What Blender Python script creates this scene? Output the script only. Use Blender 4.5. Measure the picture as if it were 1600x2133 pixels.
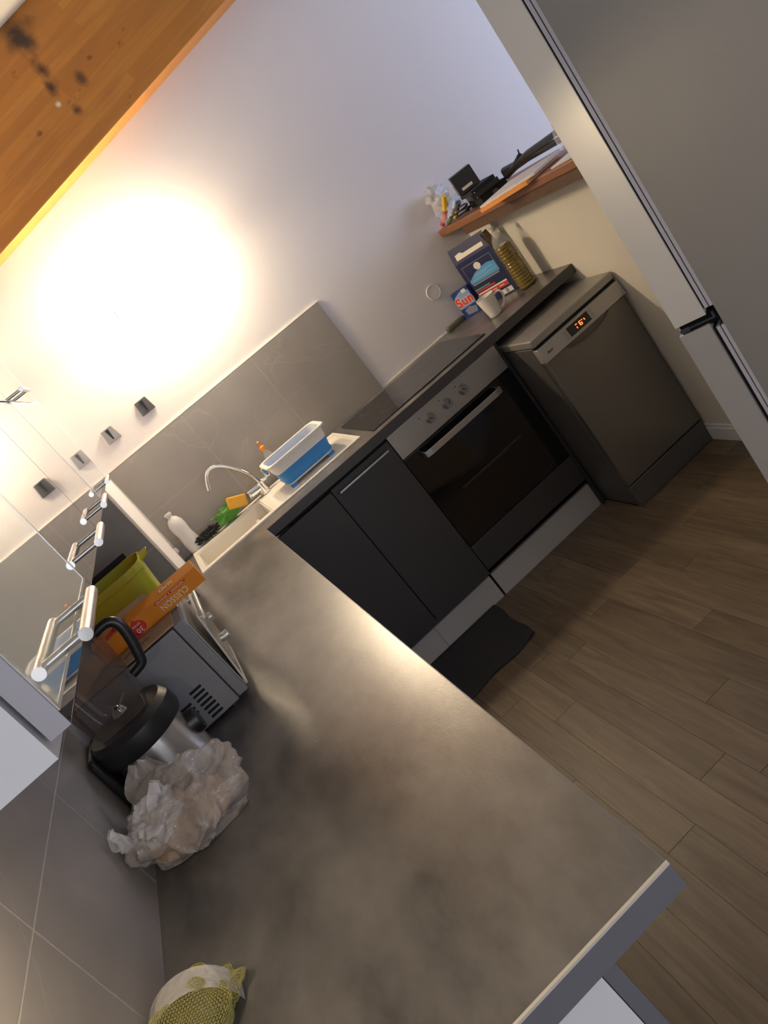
import bpy, bmesh, math, random
from mathutils import Vector, Matrix
for o in list(bpy.data.objects): bpy.data.objects.remove(o)
S = bpy.context.scene
COL = S.collection
R = math.radians
random.seed(7)
# ------------------------------------------------------------------ camera
FPX = 1667.8
cam_d = bpy.data.cameras.new('camera'); cam = bpy.data.objects.new('camera', cam_d); COL.objects.link(cam)
cam_d.sensor_fit = 'HORIZONTAL'; cam_d.sensor_width = 36; cam_d.lens = FPX*36/1600; cam_d.clip_start = .02
ri = Vector((0.73571019, -0.31332746, -0.6004635)); ui = Vector((0.65882511, 0.12543131, 0.74176578))
fw = Vector((0.15709866, 0.94132507, -0.29870909))
m = Matrix((ri, ui, -fw)).transposed().to_4x4(); m.translation = (0.53289, -3.63418, 1.61738)
cam.matrix_world = m
S.camera = cam
# ------------------------------------------------------------------ light and exposure
S.view_settings.view_transform = 'Standard'; S.view_settings.look = 'None'
S.view_settings.gamma = 1; S.view_settings.use_curve_mapping = False
S.view_settings.exposure = 0.35
W = bpy.data.worlds.new('sky'); S.world = W; W.use_nodes = True
W.node_tree.nodes['Background'].inputs[0].default_value = (.75, .82, 1, 1)
W.node_tree.nodes['Background'].inputs[1].default_value = .35
BULB = 290.0            # emission of the two wall lamp bulbs
DAY_REAR, DAY_SIDE = 19.0, 34.0
def area(name, loc, direction, w, h, power, color):
    d = bpy.data.lights.new(name, 'AREA'); d.shape = 'RECTANGLE'; d.size = w; d.size_y = h
    d.energy = power; d.color = color
    o = bpy.data.objects.new(name, d); COL.objects.link(o); o.location = loc
    o.rotation_euler = Vector(direction).to_track_quat('-Z', 'Z').to_euler()
    return o
area('rear_window_daylight', (1.3, -5.36, 1.5), (0, 1, 0), 2.0, 1.5, DAY_REAR, (.86, .88, 1))
area('side_window_daylight', (4.46, -1.1, 1.75), (-1, 0, 0), 1.2, 1.3, DAY_SIDE, (.58, .68, 1))
# ------------------------------------------------------------------ materials
MATS = {}
def mat(name, col, rough=.5, metal=0, **k):
    if name in MATS: return MATS[name]
    mt = bpy.data.materials.new(name); mt.use_nodes = True
    n = mt.node_tree; b = n.nodes['Principled BSDF']
    b.inputs['Base Color'].default_value = (*col, 1); b.inputs['Roughness'].default_value = rough
    b.inputs['Metallic'].default_value = metal
    for a, v in k.items():
        if a in ('noise', 'bump', 'wave', 'vein', 'stretch', 'spots'): continue
        key = {'ior': 'IOR', 'trans': 'Transmission Weight', 'coat': 'Coat Weight', 'coatr': 'Coat Roughness', 'alpha': 'Alpha',
               'spec': 'Specular IOR Level', 'emit': 'Emission Strength', 'sub': 'Subsurface Weight', 'aniso': 'Anisotropic', 'sheen': 'Sheen Weight'}[a]
        b.inputs[key].default_value = v
    if 'emit' in k: b.inputs['Emission Color'].default_value = (*col, 1)
    if 'noise' in k:          # (scale, second colour, amount contrast)
        sc, c2, con = k['noise']
        tc = n.nodes.new('ShaderNodeTexCoord'); mp = n.nodes.new('ShaderNodeMapping')
        mp.inputs['Scale'].default_value = k.get('stretch', (1, 1, 1))
        nz = n.nodes.new('ShaderNodeTexNoise'); nz.inputs['Scale'].default_value = sc; nz.inputs['Detail'].default_value = 7
        nz.inputs['Roughness'].default_value = .62
        rp = n.nodes.new('ShaderNodeValToRGB'); rp.color_ramp.elements[0].position = .5-con; rp.color_ramp.elements[1].position = .5+con
        rp.color_ramp.elements[0].color = (*col, 1); rp.color_ramp.elements[1].color = (*c2, 1)
        n.links.new(tc.outputs['Object'], mp.inputs[0]); n.links.new(mp.outputs[0], nz.inputs['Vector'])
        n.links.new(nz.outputs['Fac'], rp.inputs[0]); out = rp.outputs[0]
        if 'vein' in k:
            vs, vc, vw = k['vein']
            n2 = n.nodes.new('ShaderNodeTexNoise'); n2.inputs['Scale'].default_value = vs; n2.inputs['Detail'].default_value = 3; n2.inputs['Distortion'].default_value = 1.2
            n.links.new(tc.outputs['Object'], n2.inputs['Vector'])
            r2 = n.nodes.new('ShaderNodeValToRGB'); e = r2.color_ramp.elements
            e[0].position = .5-vw; e[0].color = (0, 0, 0, 1); e[1].position = .5; e[1].color = (1, 1, 1, 1)
            x = e.new(.5+vw); x.color = (0, 0, 0, 1)
            mx = n.nodes.new('ShaderNodeMixRGB'); mx.inputs[2].default_value = (*vc, 1)
            ml = n.nodes.new('ShaderNodeMath'); ml.operation = 'MULTIPLY'; ml.inputs[1].default_value = .22
            n.links.new(n2.outputs['Fac'], r2.inputs[0]); n.links.new(r2.outputs[0], ml.inputs[0])
            n.links.new(ml.outputs[0], mx.inputs[0]); n.links.new(out, mx.inputs[1]); out = mx.outputs[0]
        if 'spots' in k:
            vs, vc, th = k['spots']
            n2 = n.nodes.new('ShaderNodeTexNoise'); n2.inputs['Scale'].default_value = vs; n2.inputs['Detail'].default_value = 4
            n.links.new(mp.outputs[0], n2.inputs['Vector'])
            r2 = n.nodes.new('ShaderNodeValToRGB'); e = r2.color_ramp.elements
            e[0].position = th; e[0].color = (0, 0, 0, 1); e[1].position = th+.05; e[1].color = (1, 1, 1, 1)
            mx = n.nodes.new('ShaderNodeMixRGB'); mx.inputs[2].default_value = (*vc, 1)
            n.links.new(n2.outputs['Fac'], r2.inputs[0]); n.links.new(r2.outputs[0], mx.inputs[0]); n.links.new(out, mx.inputs[1]); out = mx.outputs[0]
        n.links.new(out, b.inputs['Base Color'])
    if 'bump' in k:
        sc, st = k['bump']
        tc = n.nodes.new('ShaderNodeTexCoord'); nz = n.nodes.new('ShaderNodeTexNoise'); nz.inputs['Scale'].default_value = sc; nz.inputs['Detail'].default_value = 6
        mp = n.nodes.new('ShaderNodeMapping'); mp.inputs['Scale'].default_value = k.get('stretch', (1, 1, 1))
        bp = n.nodes.new('ShaderNodeBump'); bp.inputs['Strength'].default_value = st; bp.inputs['Distance'].default_value = .01
        n.links.new(tc.outputs['Object'], mp.inputs[0]); n.links.new(mp.outputs[0], nz.inputs['Vector'])
        n.links.new(nz.outputs['Fac'], bp.inputs['Height']); n.links.new(bp.outputs[0], b.inputs['Normal'])
    MATS[name] = mt
    return mt
paint = mat('white_paint', (.74, .71, .70), .75, bump=(160, .05))
cream = mat('cream_paint', (.74, .70, .60), .7, bump=(120, .08))
tile_m = mat('taupe_tile', (.25, .225, .20), .32, noise=(2.6, (.34, .31, .275), .28), vein=(2.2, (.46, .43, .39), .012), bump=(60, .02))
grout = mat('pale_grout', (.46, .43, .385), .9)
worktop_m = mat('concrete_laminate', (.040, .0375, .035), .28, noise=(5.0, (.175, .163, .150), .21), bump=(260, .03), spec=.75, stretch=(1.6, .8, 1))
edge_dark = mat('dark_edge_band', (.055, .05, .048), .45)
edge_grey = mat('grey_edge_band', (.16, .16, .175), .5)
edge_pale = mat('pale_edge_highlight', (.62, .58, .48), .4)  # pale colour stands in for lamplight catching the worktop's end edge
anth = mat('anthracite_front', (.034, .031, .029), .48)
anth_gloss = mat('gloss_grey_door', (.10, .095, .088), .03, ior=2.1, coat=1, coatr=.02)
white_lam = mat('white_laminate', (.78, .78, .78), .45)
plinth_m = mat('pale_plinth', (.42, .40, .37), .45)
frost = mat('frosted_glass', (.74, .77, .62), .04, ior=1.6, coat=1, coatr=.02, noise=(1.4, (.84, .86, .74), .2))
alu = mat('aluminium', (.66, .65, .62), .26, 1)
alu_soft = mat('door_edge_aluminium', (.46, .45, .47), .38, .4)
chrome = mat('chrome', (.82, .82, .82), .07, 1)
steel = mat('brushed_steel', (.46, .45, .42), .36, .9, bump=(220, .02), stretch=(1, 1, 30))
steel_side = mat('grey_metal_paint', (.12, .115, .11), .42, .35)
fridge_side = mat('fridge_grey', (.33, .305, .265), .42, .2, bump=(900, .03))
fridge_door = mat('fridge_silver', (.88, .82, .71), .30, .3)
black_gloss = mat('black_glass', (.006, .006, .006), .06, spec=.6)
hob_m = mat('hob_glass', (.012, .012, .012), .10, spec=.8)
hob_ring = mat('hob_ring_print', (.10, .10, .10), .2)
black = mat('black_plastic', (.012, .012, .012), .35)
black_matt = mat('black_matt', (.01, .01, .01), .8)
dark_gap = mat('shadow_gap', (.006, .006, .006), .9)
white_pl = mat('white_plastic', (.78, .77, .74), .35)
white_res = mat('white_resin', (.80, .76, .68), .28)
ceramic = mat('white_ceramic', (.78, .74, .66), .2)
grey_pl = mat('grey_plastic', (.30, .30, .30), .4)
dark_grey_pl = mat('dark_grey_plastic', (.10, .10, .10), .4)
oven_grey = mat('oven_grey_paint', (.20, .20, .205), .5)
blue_s = mat('blue_silicone', (.03, .24, .62), .45)
inner_bl = mat('basin_inner', (.55, .60, .66), .4)
lime = mat('lime_plastic', (.40, .375, .014), .38, sub=.05)
orange_cb = mat('orange_card', (.72, .24, .015), .5)
red_pr = mat('red_print', (.55, .04, .035), .5)
white_pr = mat('white_print', (.78, .72, .62), .5)
kraft = mat('kraft_card', (.30, .19, .10), .8, noise=(18, (.36, .23, .13), .3))
navy = mat('navy_card', (.012, .018, .075), .4)
navy2 = mat('blue_card', (.02, .05, .22), .4)
sky_pr = mat('sky_blue_print', (.10, .36, .65), .4)
grey_pr = mat('grey_print', (.25, .27, .33), .4)
teal_pr = mat('slate_card', (.13, .18, .23), .45)
ochre_pr = mat('ochre_print', (.30, .24, .05), .45)
green_c = mat('green_cloth', (.09, .30, .04), .9, sheen=.3, bump=(300, .3))
yellow_s = mat('yellow_sponge', (.78, .42, .05), .9, bump=(260, .6))
scour_m = mat('dark_scourer', (.03, .03, .025), .9)
orange_pl = mat('orange_plastic', (.85, .30, .04), .4)
def glass(name, col, rough=.05, alpha=.35, trans=0):
    return mat(name, col, rough, alpha=alpha, spec=.5)
clear = mat('clear_plastic', (.85, .85, .82), .08, alpha=.22)
smoke = mat('smoky_plastic', (.09, .07, .06), .08, alpha=.45)
oil_m = mat('cooking_oil', (.20, .13, .006), .10, alpha=.93, coat=1)
bag_m = mat('thin_plastic_film', (.50, .44, .39), .18, alpha=.46, bump=(70, .7), coat=.7)
bag_w = mat('white_plastic_film', (.66, .64, .63), .25, alpha=.55, bump=(60, .6), coat=.4)
bread_m = mat('brown_crust', (.20, .11, .06), .7, noise=(20, (.36, .23, .14), .3))
STAINS = [((1.178, -.15, 2.868), .075, (.05, .022, .008), (1, 1, .8)), ((1.162, -.15, 2.735), .050, (.07, .028, .010), (1.3, 1, .55)), ((1.146, -.15, 2.668), .030, (.06, .025, .010), (1.3, 1, .7)),
          ((1.169, -.15, 2.559), .022, (.10, .04, .012), (1, 1, .8)), ((1.26, -.15, 2.634), .024, (.13, .05, .014), (1, 1, .7)), ((1.128, -.15, 2.612), .012, (.75, .72, .62), (1, 1, 1))]
wood_beam = mat('orange_wood', (.50, .20, .03), .42)
n = wood_beam.node_tree; b = n.nodes['Principled BSDF']
tc = n.nodes.new('ShaderNodeTexCoord'); mp = n.nodes.new('ShaderNodeMapping'); mp.inputs['Rotation'].default_value = (R(-90), 0, 0)
m2 = n.nodes.new('ShaderNodeMapping'); m2.inputs['Rotation'].default_value = (0, 0, R(-10.35))
n.links.new(tc.outputs['Object'], mp.inputs[0]); n.links.new(mp.outputs[0], m2.inputs[0])
bk = n.nodes.new('ShaderNodeTexBrick'); bk.inputs['Color1'].default_value = (.45, .17, .022, 1); bk.inputs['Color2'].default_value = (.58, .245, .038, 1); bk.inputs['Mortar'].default_value = (.40, .15, .02, 1)
bk.inputs['Scale'].default_value = 1; bk.inputs['Mortar Size'].default_value = .0006; bk.inputs['Brick Width'].default_value = .62; bk.inputs['Row Height'].default_value = .042; bk.offset = .37
n.links.new(m2.outputs[0], bk.inputs['Vector'])
def spot(scale, th, col, src, sv, wdt=.05):
    q = n.nodes.new('ShaderNodeMapping'); q.inputs['Scale'].default_value = sv; n.links.new(m2.outputs[0], q.inputs[0])
    z = n.nodes.new('ShaderNodeTexNoise'); z.inputs['Scale'].default_value = scale; z.inputs['Detail'].default_value = 5; n.links.new(q.outputs[0], z.inputs['Vector'])
    r = n.nodes.new('ShaderNodeValToRGB'); r.color_ramp.elements[0].position = th; r.color_ramp.elements[1].position = th+wdt; n.links.new(z.outputs['Fac'], r.inputs[0])
    x = n.nodes.new('ShaderNodeMixRGB'); x.inputs[2].default_value = (*col, 1); n.links.new(r.outputs[0], x.inputs[0]); n.links.new(src, x.inputs[1]); return x.outputs[0]
out = spot(3, .48, (.42, .165, .025), bk.outputs['Color'], (1, 12, 1), .2)
out = spot(7, .66, (.16, .055, .010), out, (1, 1.6, 1), .06)
def stain(c, r, col, src, sc=16, hard=.12, stretch=(1, 1, 1)):
    v = n.nodes.new('ShaderNodeVectorMath'); v.operation = 'SUBTRACT'; v.inputs[1].default_value = c; n.links.new(tc.outputs['Object'], v.inputs[0])
    v2 = n.nodes.new('ShaderNodeVectorMath'); v2.operation = 'MULTIPLY'; v2.inputs[1].default_value = stretch; n.links.new(v.outputs[0], v2.inputs[0])
    l = n.nodes.new('ShaderNodeVectorMath'); l.operation = 'LENGTH'; n.links.new(v2.outputs[0], l.inputs[0])
    z = n.nodes.new('ShaderNodeTexNoise'); z.inputs['Scale'].default_value = sc; z.inputs['Detail'].default_value = 6; n.links.new(tc.outputs['Object'], z.inputs['Vector'])
    a = n.nodes.new('ShaderNodeMath'); a.operation = 'MULTIPLY_ADD'; a.inputs[1].default_value = r*1.9; n.links.new(z.outputs['Fac'], a.inputs[0]); n.links.new(l.outputs['Value'], a.inputs[2])
    mr_ = n.nodes.new('ShaderNodeMapRange'); mr_.inputs['From Min'].default_value = r*1.95; mr_.inputs['From Max'].default_value = r*(1.95-hard*8); n.links.new(a.outputs[0], mr_.inputs['Value'])
    x = n.nodes.new('ShaderNodeMixRGB'); x.inputs[2].default_value = (*col, 1); n.links.new(mr_.outputs[0], x.inputs[0]); n.links.new(src, x.inputs[1]); return x.outputs[0]
for c_, r_, col_, st_ in STAINS: out = stain(c_, r_, col_, out, stretch=st_)
n.links.new(out, b.inputs['Base Color'])
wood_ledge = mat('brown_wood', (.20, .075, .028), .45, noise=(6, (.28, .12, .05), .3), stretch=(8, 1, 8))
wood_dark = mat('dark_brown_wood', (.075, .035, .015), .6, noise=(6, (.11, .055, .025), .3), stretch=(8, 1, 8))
mat_m = mat('dark_mat', (.025, .025, .025), .95, bump=(500, .5))
paper = mat('paper', (.62, .60, .58), .7)
net_m = mat('yellow_net', (.30, .27, .075), .5)
potato_m = mat('pale_fruit', (.11, .10, .06), .6)
led = mat('red_led', (1, .09, .02), .5, emit=5)
bulb_m = mat('warm_bulb', (1, .80, .54), .5, emit=BULB)
steel_wet = mat('bottle_cap', (.8, .78, .7), .4)
# plank: a wood grain that is shifted per plank
plank_m = mat('vinyl_plank', (.088, .060, .037), .48, bump=(30, .05), stretch=(14, 1, 1))
n = plank_m.node_tree; b = n.nodes['Principled BSDF']
oi = n.nodes.new('ShaderNodeObjectInfo'); tc = n.nodes.new('ShaderNodeTexCoord'); ad = n.nodes.new('ShaderNodeVectorMath'); ad.operation = 'MULTIPLY_ADD'
cb = n.nodes.new('ShaderNodeCombineXYZ'); n.links.new(oi.outputs['Random'], cb.inputs[0]); n.links.new(oi.outputs['Random'], cb.inputs[1])
ad.inputs[1].default_value = (31, 57, 0); n.links.new(cb.outputs[0], ad.inputs[0]); n.links.new(tc.outputs['Object'], ad.inputs[2])
mp = n.nodes.new('ShaderNodeMapping'); mp.inputs['Scale'].default_value = (13, .9, 1); n.links.new(ad.outputs[0], mp.inputs[0])
nz = n.nodes.new('ShaderNodeTexNoise'); nz.inputs['Scale'].default_value = 2.6; nz.inputs['Detail'].default_value = 9; nz.inputs['Roughness'].default_value = .65; nz.inputs['Distortion'].default_value = 1.0
n.links.new(mp.outputs[0], nz.inputs['Vector'])
rp = n.nodes.new('ShaderNodeValToRGB'); rp.color_ramp.elements[0].position = .32; rp.color_ramp.elements[1].position = .70
rp.color_ramp.elements[0].color = (.084, .061, .038, 1); rp.color_ramp.elements[1].color = (.178, .136, .086, 1)
hs = n.nodes.new('ShaderNodeHueSaturation'); mr = n.nodes.new('ShaderNodeMapRange'); mr.inputs['To Min'].default_value = .84; mr.inputs['To Max'].default_value = 1.16
n.links.new(oi.outputs['Random'], mr.inputs['Value']); n.links.new(mr.outputs[0], hs.inputs['Value'])
n.links.new(nz.outputs['Fac'], rp.inputs[0]); n.links.new(rp.outputs[0], hs.inputs['Color']); n.links.new(hs.outputs[0], b.inputs['Base Color'])
# ------------------------------------------------------------------ builders
def wloc(o):
    v = Vector((0, 0, 0))
    while o: v += o.location; o = o.parent
    return v
class B:
    def __init__(s): s.bm = bmesh.new()
    def box(s, x0, x1, y0, y1, z0, z1, rot=None, piv=None):
        v = [s.bm.verts.new((x, y, z)) for x in (x0, x1) for y in (y0, y1) for z in (z0, z1)]
        for f in ((0, 1, 3, 2), (4, 6, 7, 5), (0, 4, 5, 1), (2, 3, 7, 6), (0, 2, 6, 4), (1, 5, 7, 3)): s.bm.faces.new([v[i] for i in f])
        if rot is not None:
            bmesh.ops.rotate(s.bm, verts=v, cent=piv or ((x0+x1)/2, (y0+y1)/2, (z0+z1)/2), matrix=rot)
        return s
    def hexa(s, p):    # 8 corners: bottom 4 ccw, top 4 ccw
        v = [s.bm.verts.new(q) for q in p]
        for f in ((3, 2, 1, 0), (4, 5, 6, 7), (0, 1, 5, 4), (1, 2, 6, 5), (2, 3, 7, 6), (3, 0, 4, 7)): s.bm.faces.new([v[i] for i in f])
        return s
    def rings(s, rr, cap=True, closed=True):
        rows = [[s.bm.verts.new(p) for p in r] for r in rr]
        k = len(rows[0])
        for a, c in zip(rows, rows[1:]):
            for i in range(k if closed else k-1):
                j = (i+1) % k; s.bm.faces.new((a[i], a[j], c[j], c[i]))
        if cap:
            s.bm.faces.new(rows[0][::-1]); s.bm.faces.new(rows[-1])
        return s
    def cyl(s, p0, p1, r0, r1=None, n=20, cap=True):
        r1 = r0 if r1 is None else r1
        p0 = Vector(p0); p1 = Vector(p1); d = (p1-p0).normalized()
        u = d.orthogonal().normalized(); w = d.cross(u)
        return s.rings([[p+(u*math.cos(2*math.pi*i/n)+w*math.sin(2*math.pi*i/n))*r for i in range(n)] for p, r in ((p0, r0), (p1, r1))], cap)
    def lathe(s, prof, c, n=28, cap=True, axis=None, sx=1, sy=1):
        return s.rings([[(c[0]+r*sx*math.cos(2*math.pi*i/n), c[1]+r*sy*math.sin(2*math.pi*i/n), c[2]+z) for i in range(n)] for r, z in prof], cap)
    def tube(s, pts, r, n=10, cap=True):
        pts = [Vector(p) for p in pts]; rr = []; u = None
        for i, p in enumerate(pts):
            d = (pts[min(i+1, len(pts)-1)]-pts[max(i-1, 0)]).normalized()
            if u is None: u = d.orthogonal().normalized()
            u = (u-d*u.dot(d)).normalized(); w = d.cross(u)
            q = r[i] if isinstance(r, (list, tuple)) else r
            rr.append([p+(u*math.cos(2*math.pi*k/n)+w*math.sin(2*math.pi*k/n))*q for k in range(n)])
        return s.rings(rr, cap)
    def rrect(s, levels, c, k=5):
        """levels: (half_x, half_y, corner radius, z); a tapered rounded rectangular body"""
        rr = []
        for hx, hy, r, z in levels:
            ring = []
            for cx, cy, a0 in ((hx-r, hy-r, 0), (-hx+r, hy-r, 90), (-hx+r, -hy+r, 180), (hx-r, -hy+r, 270)):
                for i in range(k+1):
                    a = R(a0+90*i/k); ring.append((c[0]+cx+r*math.cos(a), c[1]+cy+r*math.sin(a), c[2]+z))
            rr.append(ring)
        return s.rings(rr)
    def blob(s, c, rad, seed, amp=.15, sub=3, freq=6):
        bm2 = bmesh.new(); bmesh.ops.create_icosphere(bm2, subdivisions=sub, radius=1)
        from mathutils import noise
        mp_ = {}
        for v in bm2.verts:
            d = v.co.normalized(); k = 1+amp*noise.noise(d*freq/3+Vector((seed*3.1, seed, 0)))*2
            mp_[v.index] = s.bm.verts.new((c[0]+d.x*rad[0]*k, c[1]+d.y*rad[1]*k, c[2]+d.z*rad[2]*k))
        for f in bm2.faces: s.bm.faces.new([mp_[v.index] for v in f.verts])
        bm2.free(); return s
    def plate(s, poly, u, v, o, t, nrm):
        """flat polygon (2D points) on plane o + a*u + b*v, thickness t along nrm"""
        u, v, o, nrm = Vector(u), Vector(v), Vector(o), Vector(nrm)
        a = [s.bm.verts.new(o+u*p[0]+v*p[1]) for p in poly]; c = [s.bm.verts.new(o+u*p[0]+v*p[1]+nrm*t) for p in poly]
        k = len(poly); s.bm.faces.new(a[::-1]); s.bm.faces.new(c)
        for i in range(k): s.bm.faces.new((a[i], a[(i+1) % k], c[(i+1) % k], c[i]))
        return s
    def build(s, name, mt, parent=None, bevel=0, seg=2, smooth=False, local=False, auto=35, at=None):
        off = Vector((0, 0, 0)) if local else wloc(parent)
        if at is not None: off = off*0+Vector(at) if parent is None else off
        if off.length: bmesh.ops.translate(s.bm, verts=s.bm.verts, vec=-off)
        bf = []
        for f in s.bm.faces: f.smooth = smooth
        if bevel:
            r_ = bmesh.ops.bevel(s.bm, geom=[e for e in s.bm.edges if len(e.link_faces) == 2 and e.calc_face_angle(0) > R(30)], offset=bevel, segments=seg, affect='EDGES', profile=.6)
            for f in r_['faces']: f.smooth = True
        bmesh.ops.recalc_face_normals(s.bm, faces=s.bm.faces)
        me = bpy.data.meshes.new(name); s.bm.to_mesh(me); s.bm.free()
        me.materials.append(mt)
        if smooth:
            me.set_sharp_from_angle(angle=R(auto))
        o = bpy.data.objects.new(name, me); COL.objects.link(o)
        if parent: o.parent = parent
        elif at is not None: o.location = at
        return o
def bx(*a): return B().box(*a)
def tag(o, label, cat, group=None):
    o['label'] = label; o['category'] = cat
    if group: o['group'] = group
    return o
def struct(o): o['kind'] = 'structure'; return o
def thing(name, label, cat, loc=(0, 0, 0), rz=0, group=None):
    o = bpy.data.objects.new(name, None); COL.objects.link(o); o.location = loc; o.rotation_euler = (0, 0, rz)
    o.empty_display_size = .05
    return tag(o, label, cat, group)
def text(name, s, size, mt, origin, xdir, ydir, parent, depth=.0006, align='CENTER', width=1, bold=0):
    c = bpy.data.curves.new(name, 'FONT'); c.body = s; c.size = size; c.offset = bold; c.align_x = align; c.align_y = 'CENTER'; c.extrude = depth; c.resolution_u = 3; c.space_character = 1.05
    t = bpy.data.objects.new(name, c); COL.objects.link(t)
    me = bpy.data.meshes.new_from_object(t.evaluated_get(bpy.context.evaluated_depsgraph_get()))
    bpy.data.objects.remove(t); bpy.data.curves.remove(c)
    X = Vector(xdir).normalized(); Yv = Vector(ydir).normalized(); Z = X.cross(Yv)
    M = Matrix((X*width, Yv, Z)).transposed().to_4x4(); M.translation = Vector(origin)-wloc(parent)
    me.transform(M); me.materials.clear(); me.materials.append(mt)
    o = bpy.data.objects.new(name, me); COL.objects.link(o); o.parent = parent
    return o
H = .924; XR = 2.305; D = .625; WA = .641; YE = 2.991
# ------------------------------------------------------------------ setting
floor = struct(bx(-.1, 4.6, -5.5, .1, -.12, -.004).build('floor', mat('floor_base', (.03, .02, .015), .9)))
pl = B().box(-.0496, .0496, -.4492, .4492, -.004, .0).build('plank', plank_m, floor, bevel=.0008, seg=1)
me_plank = pl.data; bpy.data.objects.remove(pl)
offs = [.81-.9, .35, -.3, .62, .12, -.55]
for i in range(46):
    sh = -((i*0.371+.13*math.sin(i*2.7)) % .9)
    for j in range(7):
        y0 = .45+sh-.9*j
        if y0-.45 > -.001 or y0 < -5.6: continue
        p = bpy.data.objects.new('plank', me_plank); COL.objects.link(p); p.parent = floor; p.location = (.05+.1*i, y0, 0)
wb = struct(bx(-.1, 4.6, 0, .14, 0, 3.6).build('wall_back', paint))
wl = struct(bx(-.14, 0, -5.5, 0, 0, 3.4).build('wall_left', paint))
wc = struct(bx(0, .298, -.72, 0, 0, 3.2).build('wall_corner', paint))       # boxed-in pipe shaft in the corner
def wallz(y): return 1.245
wr = struct(B().hexa([(XR, -1.75, 0), (XR+.12, -1.75, 0), (XR+.12, 0, 0), (XR, 0, 0), (XR, -1.75, wallz(-1.75)), (XR+.12, -1.75, wallz(-1.75)), (XR+.12, 0, wallz(0)), (XR, 0, wallz(0))]).build('wall_right', cream))
def czz(x): return 2.935+.1826*(x-1.2)
struct(B().hexa([(-.1, -5.5, czz(-.1)), (4.6, -5.5, czz(4.6)), (4.6, .1, czz(4.6)), (-.1, .1, czz(-.1)), (-.1, -5.5, czz(-.1)+.1), (4.6, -5.5, czz(4.6)+.1), (4.6, .1, czz(4.6)+.1), (-.1, .1, czz(-.1)+.1)]).build('ceiling', cream))
# rear wall with a wide window, far side wall with a window (both behind or beside the camera)
def holed(name, axis, c, th, a0, a1, z1, h):     # wall with a rectangular hole h=(b0,b1,z0,z1)
    b_ = B(); parts = [(a0, h[0], 0, z1), (h[1], a1, 0, z1), (h[0], h[1], 0, h[2]), (h[0], h[1], h[3], z1)]
    for p0, p1, q0, q1 in parts:
        if axis == 'y': b_.box(p0, p1, c-th, c, q0, q1)
        else: b_.box(c, c+th, p0, p1, q0, q1)
    return struct(b_.build(name, paint))
holed('wall_front', 'y', -5.4, .12, -.1, 4.6, 3.6, (.25, 2.35, .7, 2.3))
holed('wall_side', 'x', 4.5, .12, -5.5, 0, 3.6, (-1.75, -.45, 1.05, 2.45))
w1 = struct(B().box(.25, .31, -5.46, -5.4, .7, 2.3).box(2.29, 2.35, -5.46, -5.4, .7, 2.3).box(.31, 2.29, -5.46, -5.4, .7, .76).box(.31, 2.29, -5.46, -5.4, 2.24, 2.3).box(1.27, 1.33, -5.46, -5.4, .76, 2.24).build('window_1', white_lam))
w2 = struct(B().box(4.5, 4.56, -1.75, -1.69, 1.05, 2.45).box(4.5, 4.56, -.51, -.45, 1.05, 2.45).box(4.5, 4.56, -1.69, -.51, 1.05, 1.11).box(4.5, 4.56, -1.69, -.51, 2.39, 2.45).build('window_2', white_lam))
bb = struct(B().box(XR-.014, XR, -1.75, -.02, 0, .06).box(XR-.009, XR, -1.75, -.02, .06, .075).build('baseboard_right', white_lam, bevel=.003))
# tiles, each one its own piece
struct_tiles = []
def tile(parent, x0, x1, y0, y1, z0, z1):
    bx(x0, x1, y0, y1, z0, z1).build('tile', tile_m, parent, bevel=.0015, seg=1)
TJ = [H, 1.169, 1.421]
bx(.298, 1.506, -.0084, 0, H, 1.419).build('grout_bed', grout, wb)
for z0, z1 in ((H, TJ[1]), (TJ[1], TJ[2])):
    for x0, x1 in ((.298, .3035), (.3035, .705), (.705, 1.107), (1.107, 1.508)):
        if x1-x0 > .02: tile(wb, x0+.0014, x1-.0014, -.009, 0, z0+.0014, z1-.0014)
bx(.298, 1.512, -.0095, 0, TJ[2], TJ[2]+.004).build('tile_edge_strip', mat('pale_trim', (.72, .68, .58), .4), wb)
bx(.80, XR, -.006, 0, H, H+.006).build('sealant', mat('pale_trim', (.7, .7, .6), .4), wb)
bx(0, .0084, -3.2, -.72, H, 1.419).build('grout_bed', grout, wl)
for z0, z1 in ((H, 1.182), (1.182, 1.43)):
    for k in range(-3, 5):
        y1 = -2.207-.3845*(k-1); y0 = y1-.3845; y1 = min(y1, -.72); y0 = max(y0, -3.2)
        if y1-y0 > .02: tile(wl, 0, .009, y0+.0016, y1-.0016, z0+.0014, z1-.0014)
bx(0, .298, -.7284, -.72, H, 1.41).build('grout_bed', grout, wc)
for z0, z1 in ((H, TJ[1]), (TJ[1], TJ[2])): tile(wc, .001, .297, -.729, -.72, z0+.0014, z1-.0014)
bx(.298, .300, -.719, -.61, H, 1.43).build('tile_return', mat('tile_return_grey', (.30, .28, .26), .4), wc)
bx(.296, .2995, -.729, -.72, H, 1.46).build('tile_corner_strip', mat('corner_strip', (.34, .33, .34), .3, .6), wc)
# beam along the top of the wall
def bz(x): return 2.319+.1826*(x-.583)
bm = B().hexa([(-.0, -.15, bz(0)), (4.5, -.15, bz(4.5)), (4.5, 0, bz(4.5)), (0, 0, bz(0)), (0, -.15, czz(0)), (4.5, -.15, czz(4.5)), (4.5, 0, czz(4.5)), (0, 0, czz(0))])
beam = tag(bm.build('wooden_beam', wood_beam, bevel=.006), 'orange varnished laminated timber beam sloping up along the white wall', 'beam')
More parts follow.
